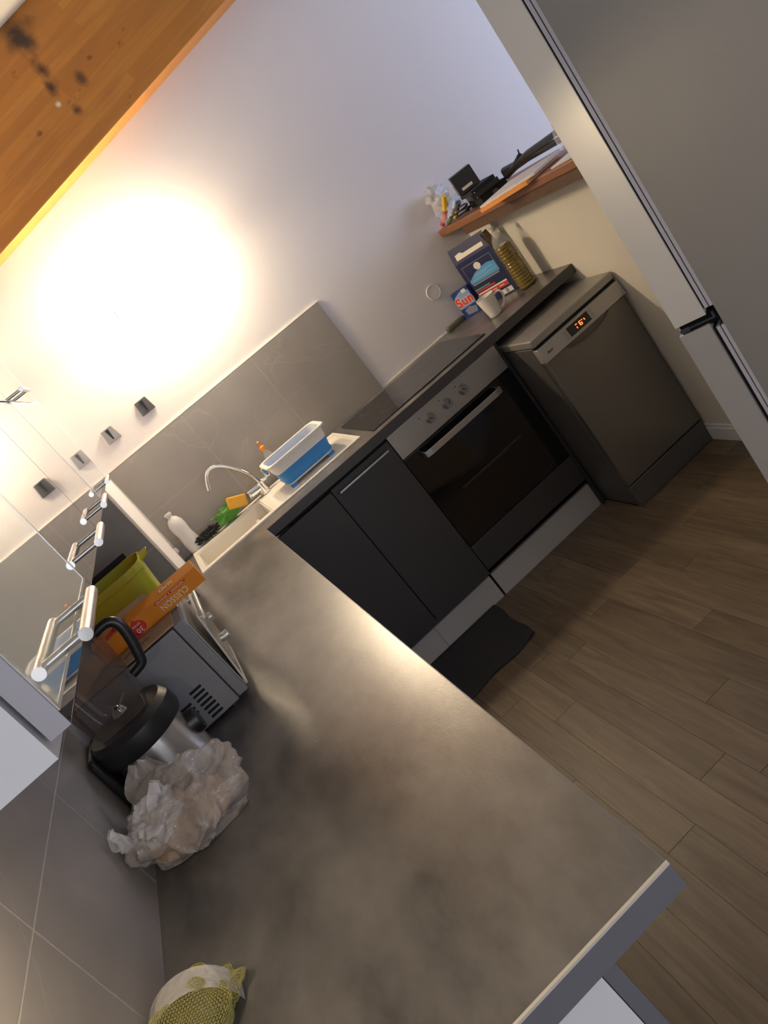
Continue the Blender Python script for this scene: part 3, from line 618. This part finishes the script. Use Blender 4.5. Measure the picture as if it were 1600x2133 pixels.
def seg(b_, x0, y0, x1, y1, wd): # bar
    if x0 == x1: b_.plate([(x0-wd, y0), (x0+wd, y0), (x1+wd, y1), (x1-wd, y1)], pu, pv, po, .0014, pn)
    else: b_.plate([(x0, y0-wd), (x1, y0-wd), (x1, y0+wd), (x0, y0+wd)], pu, pv, po, .0014, pn)
g = B(); ox = .196
seg(g, ox-.004, .024, ox-.004, .032, .0016); seg(g, ox-.006, .041, ox+.003, .041, .0014)
X0, X1 = ox+.013, ox+.024
for a in ((X0, .026, X1, .026), (X0, .033, X1, .033), (X0, .041, X1, .041)): seg(g, *a, .0013)
seg(g, X0, .026, X0, .041, .0013); seg(g, X1, .026, X1, .033, .0013)
for px_, py_ in ((ox+.030, .040), (ox+.040, .038), (ox+.041, .034)): seg(g, px_-.0018, py_, px_+.0018, py_, .0018)
g.build('lit_digits', led, cpl)
onp([(.030, .026), (.034, .036), (.050, .032), (.062, .036), (.058, .028), (.046, .026)], .0005).build('badge', dark_grey_pl, cpl)
# grip moulding under the panel
gp = [Vector((dx0+.118+.23*i/16, dy-.001, .742-.030*math.sin(math.pi*i/16)**.45)) for i in range(17)]
B().tube(gp, .0035, 8).build('grip_moulding', mat('dishwasher_steel', (.2, .19, .17), .38, .7), ddo, smooth=True)
gr_ = B(); gr_.plate([(p_.x-dx0, p_.z-.742) for p_ in gp], (1, 0, 0), (0, 0, 1), (dx0, dy+.0018, .742), .0008, (0, -1, 0)); gr_.build('grip_recess', mat('grip_dark', (.14, .135, .12), .4, .6), ddo)
# ------------------------------------------------------------------ fridge (set at an angle; the side with the door edges faces the camera)
FU = Vector((.582, -.813, 0))                       # from the door front towards the back
FP = Vector((1.4256, -2.3063, 0))
ang = math.atan2(FU.y, FU.x)
fr = thing('fridge_freezer', 'tall grey fridge freezer standing at an angle beside the dishwasher', 'fridge', FP, ang)
fr['label'] = 'tall grey two-door fridge freezer seen from its side, chrome grip between doors'
# local frame: x backwards from the door front, y away from the camera-facing side
T = .062; ZS = 1.078; ZL = 1.058
bx(T+.020, .66, 0, .595, .02, 1.86).build('cabinet_body', fridge_side, fr, bevel=.004, local=True)
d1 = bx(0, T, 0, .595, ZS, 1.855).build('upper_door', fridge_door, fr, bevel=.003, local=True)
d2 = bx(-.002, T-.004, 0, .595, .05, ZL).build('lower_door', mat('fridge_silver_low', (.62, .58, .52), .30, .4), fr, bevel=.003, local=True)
for z0, z1 in ((ZS+.012, 1.85), (.06, ZL-.012)):
    B().box(T-.001, T+.004, .006, .589, z0, z1).build('door_seal', dark_gap, fr, local=True)
    B().box(T+.004, T+.011, .001, .594, z0, z1).box(T+.0135, T+.0205, .0, .595, z0, z1).build('door_gasket', mat('gasket_grey', (.52, .49, .50), .5), fr, local=True)
    B().box(T+.011, T+.0135, .006, .589, z0, z1).build('gasket_groove', dark_gap, fr, local=True)
bx(.006, T+.019, .004, .591, ZL-.002, ZS+.004).build('grip_recess', black_gloss, fr, local=True)
B().box(.012, T+.012, .001, .594, ZL+.007, ZL+.010).box(T+.009, T+.012, .001, .594, ZL+.010, ZL+.020).box(.004, .022, .0015, .59, ZL+.003, ZL+.012).build('chrome_strip', chrome, fr, local=True)
B().box(.06, .62, .04, .555, 0, .022).build('plinth', black, fr, local=True)
# ------------------------------------------------------------------ floor mat
b = B(); rows = []
cs_ = [(1.16, -.588), (1.135, -.985), (.66, -1.0), (.66, -.588)]
NX, NY = 26, 14
for i in range(NX+1):
    r_ = []
    for j in range(NY+1):
        s_, q_ = i/NX, j/NY
        p0 = Vector(cs_[3]).lerp(Vector(cs_[0]), s_); p1 = Vector(cs_[2]).lerp(Vector(cs_[1]), s_); pp = p0.lerp(p1, q_)
        r_.append((pp.x+.006*math.sin(9*q_)*s_, pp.y+.006*math.sin(13*s_+1)*q_, .0085+.003*(1+math.sin(14*s_))*q_*q_+(.004*s_**4)*q_))
    rows.append(r_)
b.rings(rows, cap=False, closed=False)
o = b.build('floor_mat', mat_m, smooth=True, auto=80, at=(.9, -.79, 0)); md = o.modifiers.new('t', 'SOLIDIFY'); md.thickness = .008; md.offset = -1
tag(o, 'small dark grey floor mat with a wavy edge in front of the sink', 'mat')
# ------------------------------------------------------------------ ledge on the half wall
def lz(y): return 0*y
def slab(x0, x1, y0, y1, z0, z1):
    return B().hexa([(x0, y0, z0+lz(y0)), (x1, y0, z0+lz(y0)), (x1, y1, z0+lz(y1)), (x0, y1, z0+lz(y1)), (x0, y0, z1+lz(y0)), (x1, y0, z1+lz(y0)), (x1, y1, z1+lz(y1)), (x0, y1, z1+lz(y1))])
LT = 1.318
lg_ = thing('wooden_ledge', 'brown varnished wooden ledge capping the half wall', 'ledge', (2.35, -.9, 1.25))
slab(2.18, 2.52, -1.80, -.001, 1.2845, LT).build('board', wood_ledge, lg_, bevel=.006, seg=3)
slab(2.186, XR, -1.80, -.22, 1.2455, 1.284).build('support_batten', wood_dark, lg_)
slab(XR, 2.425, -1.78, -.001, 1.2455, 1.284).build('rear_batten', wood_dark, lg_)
# objects on the ledge
def L(y): return LT+lz(y)+.0006
def oriented(name, mt, c, size, rz, parent=None, label=None, cat=None, bevel=.002, rx=0, ry=0):
    o = B().box(-size[0]/2, size[0]/2, -size[1]/2, size[1]/2, 0, size[2]).build(name, mt, parent, bevel=bevel, local=True)
    o.location = Vector(c)-(wloc(parent) if parent else Vector()); o.rotation_euler = (R(rx), R(ry), R(rz))
    if label: tag(o, label, cat)
    return o
oriented('orange_folder', mat('orange_card_bright', (.80, .30, .04), .5), (2.212, -.765, L(-.62)), (.20, .284, .013), 14, None, 'thin orange folder under papers, overhanging the ledge edge', 'folder', .001)
oriented('paper_stack', paper, (2.232, -.765, L(-.7)+.0135), (.19, .33, .008), 14, None, 'stack of white papers lying on the orange folder', 'papers', .001)
o = oriented('envelope', mat('pale_paper', (.66, .62, .60), .7), (2.30, -1.16, L(-1.15)), (.20, .26, .006), 6, None, 'pale envelope lying flat at the ledge end near the fridge', 'envelope', .001)
# black tripod-like stick bundle
um = thing('folded_tripod', 'folded black tripod lying diagonally over the papers', 'tripod', (2.33, -.75, L(-.75)+.03))
a0 = Vector((2.36, -.475, L(-.42)+.045)); 
for k, (e, r_) in enumerate([((2.31, -.985, L(-.985)+.082), .011), ((2.335, -1.0, L(-1.0)+.054), .009), ((2.345, -.93, L(-.93)+.048), .009)]):
    B().tube([a0+Vector((0, 0, .01*k-.01)), (a0+Vector(e))/2+Vector((0, 0, .006)), e], [.016, .013, r_], 10).build('leg', black, um, smooth=True)
B().cyl((2.35, -.60, L(-.6)+.055), (2.345, -.66, L(-.6)+.075), .016, .012).build('clamp_knob', black, um, smooth=True)
B().cyl((2.35, -.645, L(-.6)+.06), (2.35, -.662, L(-.6)+.10), .003).build('clamp_lever', black, um, smooth=True)
o = tag(B().cyl((2.245, -.520, L(-.45)+.0135), (2.257, -.533, L(-.46)+.017), .013).build('lens_cap', black_matt, smooth=True), 'small round black cap on the papers beside the tripod', 'cap')
# black case stack
cbx = thing('equipment_case', 'flat black padded case lying under the small black box', 'case', (2.28, -.30, L(-.3)))
for i, (zz, s_, rz, dx_) in enumerate([(0, (.13, .22, .035), -14, 0), (.036, (.13, .20, .022), -20, .0), (.059, (.12, .16, .016), -10, .0)]):
    oriented('case_layer', [black_matt, black, black_matt][i], (2.315+dx_-.02*i, -.345-.012*i, L(-.32)+zz), s_, rz, cbx, bevel=.005)
oriented('zip_line', mat('zip_pale', (.42, .38, .28), .5), (2.236, -.36, L(-.32)+.0375), (.003, .18, .003), -16, cbx, bevel=0)
oriented('zip_line', mat('zip_pale', (.42, .38, .28), .5), (2.228, -.375, L(-.32)+.061), (.003, .16, .003), -14, cbx, bevel=0)
sbx = thing('gadget_box', 'small black product box with white print on the case', 'box', (2.27, -.31, L(-.31)+.08))
bo = oriented('carton', mat('black_card', (.015, .016, .02), .4), (2.27, -.315, L(-.31)+.0795), (.10, .12, .085), -24, sbx, bevel=.001)
for q_ in ([-.012, .006, .048, .060], [.0, .022, .064, .070], [-.04, -.01, .008, .032]):
    B().box(-.0508, -.05, q_[0], q_[1], q_[2], q_[3]).build('print', grey_pr if q_[2] < .01 else white_pr, bo, local=True)
B().box(-.03, .02, -.0608, -.06, .012, .024).build('print', white_pr, bo, local=True)
# plastic bag with small items
pb = thing('bag_of_bits', 'crumpled clear plastic bag of coloured odds and ends at the ledge corner', 'bag', (2.25, -.10, L(-.1)))
b = B().blob((2.262, -.09, L(-.1)+.06), (.075, .085, .062), 21, .22, 4, 7)
for v in b.bm.verts: v.co.y = min(v.co.y, -.003); v.co.z = max(v.co.z, L(v.co.y))
b.build('bag_film', clear, pb, smooth=True, auto=90)
b = B().blob((2.25, -.05, L(-.05)+.13), (.05, .045, .05), 5, .4, 3, 9)
for v in b.bm.verts: v.co.y = min(v.co.y, -.003)
b.build('bag_neck', bag_w, pb, smooth=True, auto=90)
its = [((2.205, -.03, .012), (2.225, -.075, .045), .012, red_pr), ((2.225, -.075, .045), (2.24, -.12, .085), .012, navy), ((2.205, -.09, .03), (2.215, -.14, .075), .011, mat('red_toy', (.7, .06, .04), .4)), ((2.212, -.125, .062), (2.222, -.175, .118), .013, mat('yellow_toy', (.75, .45, .03), .4)),
       ((2.20, -.10, .008), (2.20, -.16, .022), .010, mat('green_glass', (.12, .18, .09), .2)), ((2.215, -.16, .012), (2.21, -.215, .03), .008, mat('yellow_toy', (.75, .45, .03), .4)), ((2.225, -.19, .05), (2.24, -.215, .075), .013, mat('pale_blue_toy', (.35, .5, .75), .4)), ((2.23, -.14, .02), (2.24, -.22, .06), .016, dark_grey_pl)]
for p0, p1, r_, mm in its:
    B().cyl((p0[0], p0[1], L(p0[1])+p0[2]), (p1[0], p1[1], L(p1[1])+p1[2]), r_, r_*.85, 12).build('small_item', mm, pb, bevel=.002)
cc = [Vector((2.215+.030*math.cos(i*.9)+.006*math.sin(i*2.3), -.255+.055*math.sin(i*.9), L(0)+.006+.0022*i)) for i in range(16)]
tag(B().tube(smooth_path(cc, 5), .0042, 8).build('cable_coil', black, smooth=True, at=(2.215, -.255, L(0))), 'loosely coiled black cable between the bag and the black case', 'cable')
# clear bottles at the ledge end by the fridge
for i, (x, y, h_, lab) in enumerate([(2.30, -1.02, .10, 'small clear spray bottle with a pink top on the ledge'), (2.33, -1.14, .15, 'taller clear bottle with a cream top beside the fridge on the ledge')]):
    t = thing('clear_bottle', lab, 'bottle', (x, y, L(y)+.002+(.007 if i else .02)))
    z_ = L(y)+(.010 if i else .022)
    B().lathe([(.022, 0), (.026, .004), (.026, h_*.5), (.018, h_*.72), (.010, h_*.8)], (x, y, z_), 20).build('bottle_body', clear, t, smooth=True, auto=60)
    B().lathe([(.010, h_*.8), (.010, h_*.92), (.006, h_*1.05), (.004, h_*1.12)], (x, y, z_), 14).build('top', mat('pink_cap', (.75, .38, .30), .4) if i == 0 else mat('cream_cap', (.7, .55, .35), .4), t, smooth=True)
# ------------------------------------------------------------------ toaster oven on the arm
to = thing('toaster_oven', 'small grey toaster oven with side vents and its front door ajar', 'toaster oven', (.16, -1.62, H))
oy0, oy1, oz0, oz1 = -1.82, -1.43, H+.012, 1.168
bx(.015, .292, oy0, oy1, oz0, oz1).build('body', oven_grey, to, bevel=.004)
fa = bx(.294, .322, oy0+.001, oy1-.001, oz0+.004, oz1+.004).build('front_fascia', oven_grey, to, bevel=.004)
bx(.3221, .324, oy0+.012, oy1-.012, oz0+.014, oz1-.004).build('fascia_plate', mat('fascia_pale', (.55, .53, .48), .35, .3), fa)
me = None
for xc, zs in ((.234, [1.026-.0128*i for i in range(7)]), (.190, [1.008, .995, .982])):
    for zc in zs:
        if me is None:
            v_ = B(); v_.plate([(-.0165, -.0015), (-.015, -.0032), (.015, -.0032), (.0165, -.0015), (.0165, .0015), (.015, .0032), (-.015, .0032), (-.0165, .0015)], (1, 0, 0), (0, 0, 1), (0, 0, 0), .001, (0, -1, 0)); vo = v_.build('vent_slot', dark_gap, to, local=True); me = vo.data
        else:
            vo = bpy.data.objects.new('vent_slot', me); COL.objects.link(vo); vo.parent = to
        vo.location = Vector((xc, oy0-.0001, zc))-wloc(to)
for fx_ in (.05, .27):
    for fy_ in (oy0+.03, oy1-.03): B().cyl((fx_, fy_, H+.0005), (fx_, fy_, oz0), .012, n=12).build('foot', black, to, smooth=True)
# door: hinged at the bottom, ajar
dang = R(6.5)
def dpt(s_, t_): # s up along door, t outwards
    return (.326+math.sin(dang)*s_+math.cos(dang)*t_, oz0+.016+math.cos(dang)*s_-math.sin(dang)*t_)
yn, yf = oy0+.004, oy1-.10
def dbox(s0, s1, t0, t1, y0, y1):
    a = [dpt(s0, t0), dpt(s0, t1), dpt(s1, t1), dpt(s1, t0)]
    return B().rings([[(x, y, z) for x, z in a] for y in (y0, y1)])
od2 = dbox(0, .205, 0, .004, yn, yf).build('door', mat('oven_door_frame', (.55, .54, .50), .3, .7), to)
dbox(.02, .16, .004, .0046, yn+.02, yf-.02).build('door_glass', black_gloss, od2)
hx_, hz_ = dpt(.190, .012); x1_, z1_ = dpt(.188, .003)
B().cyl((hx_, yn+.01, hz_), (hx_, yf-.01, hz_), .0045, n=14).cyl((x1_, yn+.03, z1_), (hx_, yn+.03, hz_), .003, n=10).cyl((x1_, yf-.03, z1_), (hx_, yf-.03, hz_), .003, n=10).build('door_handle', mat('pale_metal', (.62, .60, .55), .3, .6), od2, smooth=True)
for kz in (1.117, 1.043, .975):
    B().cyl((.324, oy1-.05, kz), (.346, oy1-.05, kz), .0135, .0125, 20).build('control_knob', mat('pale_metal', (.62, .6, .55), .3, .6), to, smooth=True)
# kraft sheet and baking paper box on top
kb = thing('kraft_card', 'flat brown kraft cardboard lying on top of the toaster oven', 'cardboard', (.16, -1.68, oz1+.004))
zk = oz1+.0045
bx(.02, .30, -1.815, -1.50, zk, zk+.004).build('sheet', kraft, kb)
for i in range(9):
    B().box(.165+.008*i, .168+.008*i, -1.775+.012*(i % 2), -1.757+.012*(i % 2), zk+.004, zk+.0043, Matrix.Rotation(R(-20), 3, 'Z')).build('print_mark', black_matt, kb)
ob_ = thing('baking_paper_box', 'long orange baking paper box lying upside down on the toaster oven', 'box', (.27, -1.700, zk+.0045))
zb0 = zk+.0045; zb1 = zb0+.047; by0, by1 = -1.700, -1.652; bx0, bx1 = .11, .413
bx(bx0, bx1, by0, by1, zb0, zb1).build('carton', orange_cb, ob_, bevel=.0008, seg=1)
# upside-down print on the camera-facing side: letters run towards -x, their tops point down
fx, fyv = (-1, 0, 0), (0, 0, -1)
def front(poly, mt, d=.0004): B().plate([(x, z) for x, z in poly], (1, 0, 0), (0, 0, 1), (0, by0, zb0), d, (0, -1, 0)).build('print', mt, ob_)
def topf(poly, mt, d=.0004): B().plate([(x, y) for x, y in poly], (1, 0, 0), (0, 1, 0), (0, by0, zb1), d, (0, 0, 1)).build('print', mt, ob_)
text('lettering', 'CUISSON', .0235, white_pr, (.330, by0-.0006, zb0+.0185), fx, fyv, ob_, .0004, width=.78)
text('lettering', 'PAPIER', .010, mat('faint_print', (.70, .40, .18), .5), (.337, by0-.0005, zb0+.0045), fx, fyv, ob_, .0003)
front([(.285, .034), (.376, .034), (.376, .0405), (.285, .0405)], red_pr)
for i in range(22):
    if i not in (9, 11): front([(.289+.0038*i, .0352), (.2912+.0038*i, .0352), (.2912+.0038*i, .0392-.001*(i % 3 == 0)), (.289+.0038*i, .0392-.001*(i % 3 == 0))], white_pr, .0007)
text('lettering', 'PAPIER', .0215, white_pr, (.330, by0+.022, zb1+.0006), (-1, 0, 0), (0, -1, 0), ob_, .0004, width=.62)
front([(.222+.021*math.cos(i*math.pi/10)*(1 if i != 5 else .2), .022+(.019 if i != 5 else .026)*math.sin(i*math.pi/10)) for i in range(20)], red_pr)
text('lettering', '30', .019, white_pr, (.223, by0-.0008, zb0+.0145), fx, fyv, ob_, .0004)
text('lettering', 'METRES', .0062, white_pr, (.223, by0-.0008, zb0+.030), fx, fyv, ob_, .0003)
front([(.186, .0), (.222, .0), (.214, .012), (.204, .022), (.192, .026), (.184, .018)], red_pr)
topf([(.190+.020*math.cos(i*math.pi/10), .026+.018*math.sin(i*math.pi/10)) for i in range(20)], red_pr)
topf([(.150, .004), (.180, .012), (.178, .034), (.152, .028)], red_pr)
text('lettering', '30', .019, white_pr, (.190, by0+.022, zb1+.0009), (-1, 0, 0), (0, -1, 0), ob_, .0004)
B().hexa([(.13, by1, zb1-.001), (.29, by1, zb1-.001), (.29, by1+.0008, zb1-.001), (.13, by1+.0008, zb1-.001), (.13, by1+.006, zb1+.014), (.275, by1+.006, zb1+.010), (.275, by1+.0068, zb1+.010), (.13, by1+.0068, zb1+.014)]).build('torn_flap', kraft, ob_)
ob_.rotation_euler = (R(13), 0, 0)
# ------------------------------------------------------------------ lime tub
lt = thing('lime_tub', 'lime green plastic tub with a pouring lip behind the toaster oven', 'tub', (.15, -1.16, H))
lc = (.145, -1.12, 0)
lev = [(.090, .075, .05, H+.001), (.098, .083, .05, H+.01), (.118, .10, .055, H+.20), (.128, .108, .06, H+.292), (.133, .112, .06, H+.294), (.133, .112, .06, H+.318)]
inn = [(.129, .108, .058, H+.318), (.114, .096, .052, H+.20), (.094, .079, .048, H+.014)]
shell(lev, inn, lc, 'tub_wall', lime, lt)
B().rrect([(.094, .079, .048, H+.002), (.094, .079, .048, H+.014)], lc).build('tub_floor', lime, lt)
B().hexa([(.272, -1.16, H+.300), (.30, -1.135, H+.304), (.30, -1.105, H+.304), (.272, -1.08, H+.300), (.272, -1.16, H+.312), (.312, -1.135, H+.322), (.312, -1.105, H+.322), (.272, -1.08, H+.318)]).build('pouring_lip', lime, lt, bevel=.003)
bx(.03, .20, -1.005, -.998, H+.02, H+.345).build('black_board', black_matt, None) if False else None
tag(B().box(.02, .235, -.99, -.982, H+.0008, H+.335).build('cutting_board', black_matt, bevel=.004), 'black board standing on edge behind the lime tub', 'board')
# ------------------------------------------------------------------ blender
bl = thing('blender', 'countertop blender with steel base, smoky jar and black handle', 'blender', (.118, -1.955, H))
bc = (.118, -1.955, 0)
B().lathe([(.080, H+.0006), (.094, H+.004), (.096, H+.012), (.092, H+.05), (.082, H+.145)], bc, 40).build('motor_base', mat('blender_steel', (.48, .46, .43), .26, .95), bl, smooth=True, auto=50)
B().lathe([(.083, H+.145), (.097, H+.149), (.101, H+.160), (.100, H+.192), (.088, H+.205), (.06, H+.206)], bc, 40).build('collar', black, bl, smooth=True, auto=40)
B().box(.013, .032, -2.02, -1.89, H+.001, H+.20).build('back_panel', black, bl, bevel=.012, seg=3)
B().cyl((.196, -1.952, H+.095), (.222, -1.952, H+.095), .030, .027, 28).build('dial', black, bl, smooth=True)
B().cyl((.222, -1.952, H+.095), (.2235, -1.952, H+.095), .019, .018, 24).build('dial_face', black, bl, smooth=True)
B().rrect([(.056, .056, .022, H+.207), (.062, .062, .024, H+.225), (.077, .077, .026, H+.385), (.079, .079, .026, H+.40)], bc).build('jar', smoke, bl, smooth=True, auto=40)
B().lathe([(.018, H+.218), (.014, H+.228), (.004, H+.236)], bc, 16).build('blade_hub', chrome, bl, smooth=True)
for i in range(4):
    a = R(90*i+30); B().hexa([(bc[0]+.008*math.cos(a+k_), bc[1]+.008*math.sin(a+k_), H+.228+dz) if rr_ == 0 else (bc[0]+.034*math.cos(a+k_*.25), bc[1]+.034*math.sin(a+k_*.25), H+.240+dz) for dz in (0, .0012) for rr_, k_ in ((0, -.4), (1, -.4), (1, .4), (0, .4))]).build('blade', chrome, bl)
B().rrect([(.081, .081, .026, H+.398), (.083, .083, .027, H+.404), (.081, .081, .026, H+.425), (.06, .06, .02, H+.432)], bc).build('lid', black, bl, smooth=True, auto=40)
hp_ = smooth_path([Vector((bc[0]+x, bc[1]-.0, H+z)) for x, z in ((.074, .378), (.100, .380), (.116, .374), (.123, .355), (.118, .320), (.108, .285), (.100, .268), (.072, .262))])
B().tube(hp_, [.0095+.002*math.sin(math.pi*i/(len(hp_)-1)) for i in range(len(hp_))], 12).build('handle', black, bl, smooth=True)
cord_ = smooth_path([Vector(p) for p in ((.03, -2.0, H+.05), (.02, -2.04, H+.03), (.016, -2.09, H+.012), (.015, -2.15, H+.008))])
B().tube(cord_, .004, 8).build('power_cord', black, bl, smooth=True)
# ------------------------------------------------------------------ food bag
fb = thing('food_bag', 'crumpled translucent plastic bag of food slumped against the tiled wall', 'bag', (.125, -2.20, H))
from mathutils import noise
def bagmesh(c, rad, seed, amp, sub=6, mt=bag_m, name='bag_film', zfloor=H+.001, k=1, sc=24):
    b = B().blob(c, rad, seed, amp, sub, 5)
    for v in b.bm.verts:
        q_ = v.co+Vector((noise.noise(v.co*14), noise.noise(v.co*14+Vector((7, 0, 0))), noise.noise(v.co*14+Vector((0, 5, 0)))))*.012
        f_ = noise.voronoi(q_*sc)[0]; g_ = noise.voronoi(q_*58+Vector((3, 1, 2)))[0]
        d = .017*max(0, 1-(f_[1]-f_[0])*3.2)**2+.003*max(0, 1-(g_[1]-g_[0])*3)**2+noise.noise(v.co*10)*.008-.004
        v.co += (v.co-Vector(c)).normalized()*d*k
        v.co.z = max(v.co.z, zfloor); v.co.x = max(v.co.x, .012)
    return b.build(name, mt, fb, smooth=True, auto=70)
for i, (p, r_) in enumerate([((.085, -2.20, H+.042), (.052, .042, .038)), ((.165, -2.165, H+.04), (.050, .045, .036)), ((.10, -2.155, H+.070), (.045, .036, .032)), ((.175, -2.195, H+.035), (.034, .036, .030))]):
    b = B().blob(p, r_, 40+i, .12, 3)
    for v in b.bm.verts: v.co.z = max(v.co.z, H+.003); v.co.x = max(v.co.x, .018)
    b.build('bread_roll', bread_m, fb, smooth=True, auto=80)
bagmesh((.130, -2.185, H+.062), (.122, .088, .066), 12, .24, k=.55, sc=17)
bagmesh((.085, -2.215, H+.095), (.046, .036, .030), 31, .40, 5, bag_w, 'bag_knot', k=.45, sc=34)
# handles / ears of the bag
def ear(p, n_, ln, wd, seed, mt):
    b = B(); rows = []
    p = Vector(p); n_ = Vector(n_).normalized(); s0 = n_.cross(Vector((.2, .3, 1))).normalized(); t0 = n_.cross(s0)
    for i in range(10):
        t_ = i/9; w_ = wd*(.5+1.1*math.sin(math.pi*min(t_*1.05, 1))*.8)
        rows.append([p+n_*ln*t_+s0*w_*(k/6-.5)+t0*(.010*math.sin(k*1.9+seed+3*t_)+.012*math.sin(3*t_)) for k in range(7)])
    b.rings(rows, cap=False, closed=False)
    return b.build('bag_ear', mt, fb, smooth=True, auto=90)
ear((.045, -2.225, H+.095), (-.10, -.15, .45), .06, .026, 1, bag_w)
ear((.10, -2.17, H+.105), (.10, .5, .45), .09, .07, 2, bag_m)
ear((.09, -2.21, H+.11), (.35, .05, .35), .06, .05, 4, bag_w)
ear((.18, -2.15, H+.07), (.8, .25, .25), .07, .05, 6, bag_m)
# ------------------------------------------------------------------ net bag at the near end
nb = thing('net_bag', 'yellow mesh net bag with a white label strip by the tiled wall', 'net bag', (.065, -2.62, H))
for i, (p, r_) in enumerate([((.05, -2.61, H+.029), .027), ((.09, -2.645, H+.028), .026), ((.045, -2.67, H+.029), .027)]):
    b = B().blob(p, (r_, r_, r_), 60+i, .05, 3); b.build('fruit', potato_m, nb, smooth=True, auto=80)
def netmesh(c, rad, seed, amp, sub, thick):
    b = B().blob(c, rad, seed, amp, sub, 5)
    for v in b.bm.verts: v.co.z = max(v.co.z, H+.002); v.co.x = max(v.co.x, .012)
    o = b.build('net', net_m, nb)
    md = o.modifiers.new('w', 'WIREFRAME'); md.thickness = thick; md.use_replace = True; return o
netmesh((.066, -2.640, H+.032), (.062, .072, .038), 71, .12, 5, .0008)
netmesh((.112, -2.625, H+.016), (.034, .030, .017), 75, .3, 4, .0008)
b = B(); rows = []
for i in range(17):
    t_ = i/16; a = math.pi*t_
    rows.append([(.064-.070*math.cos(a)+.004, -2.612-.045*k/5+.01*math.sin(a), H+.006+.068*math.sin(a)) for k in range(6)])
for r_ in rows:
    for k, p in enumerate(r_): r_[k] = (max(p[0], .011), p[1], p[2])
b.rings(rows, cap=False, closed=False); b.build('label_strip', bag_w, nb, smooth=True, auto=90)
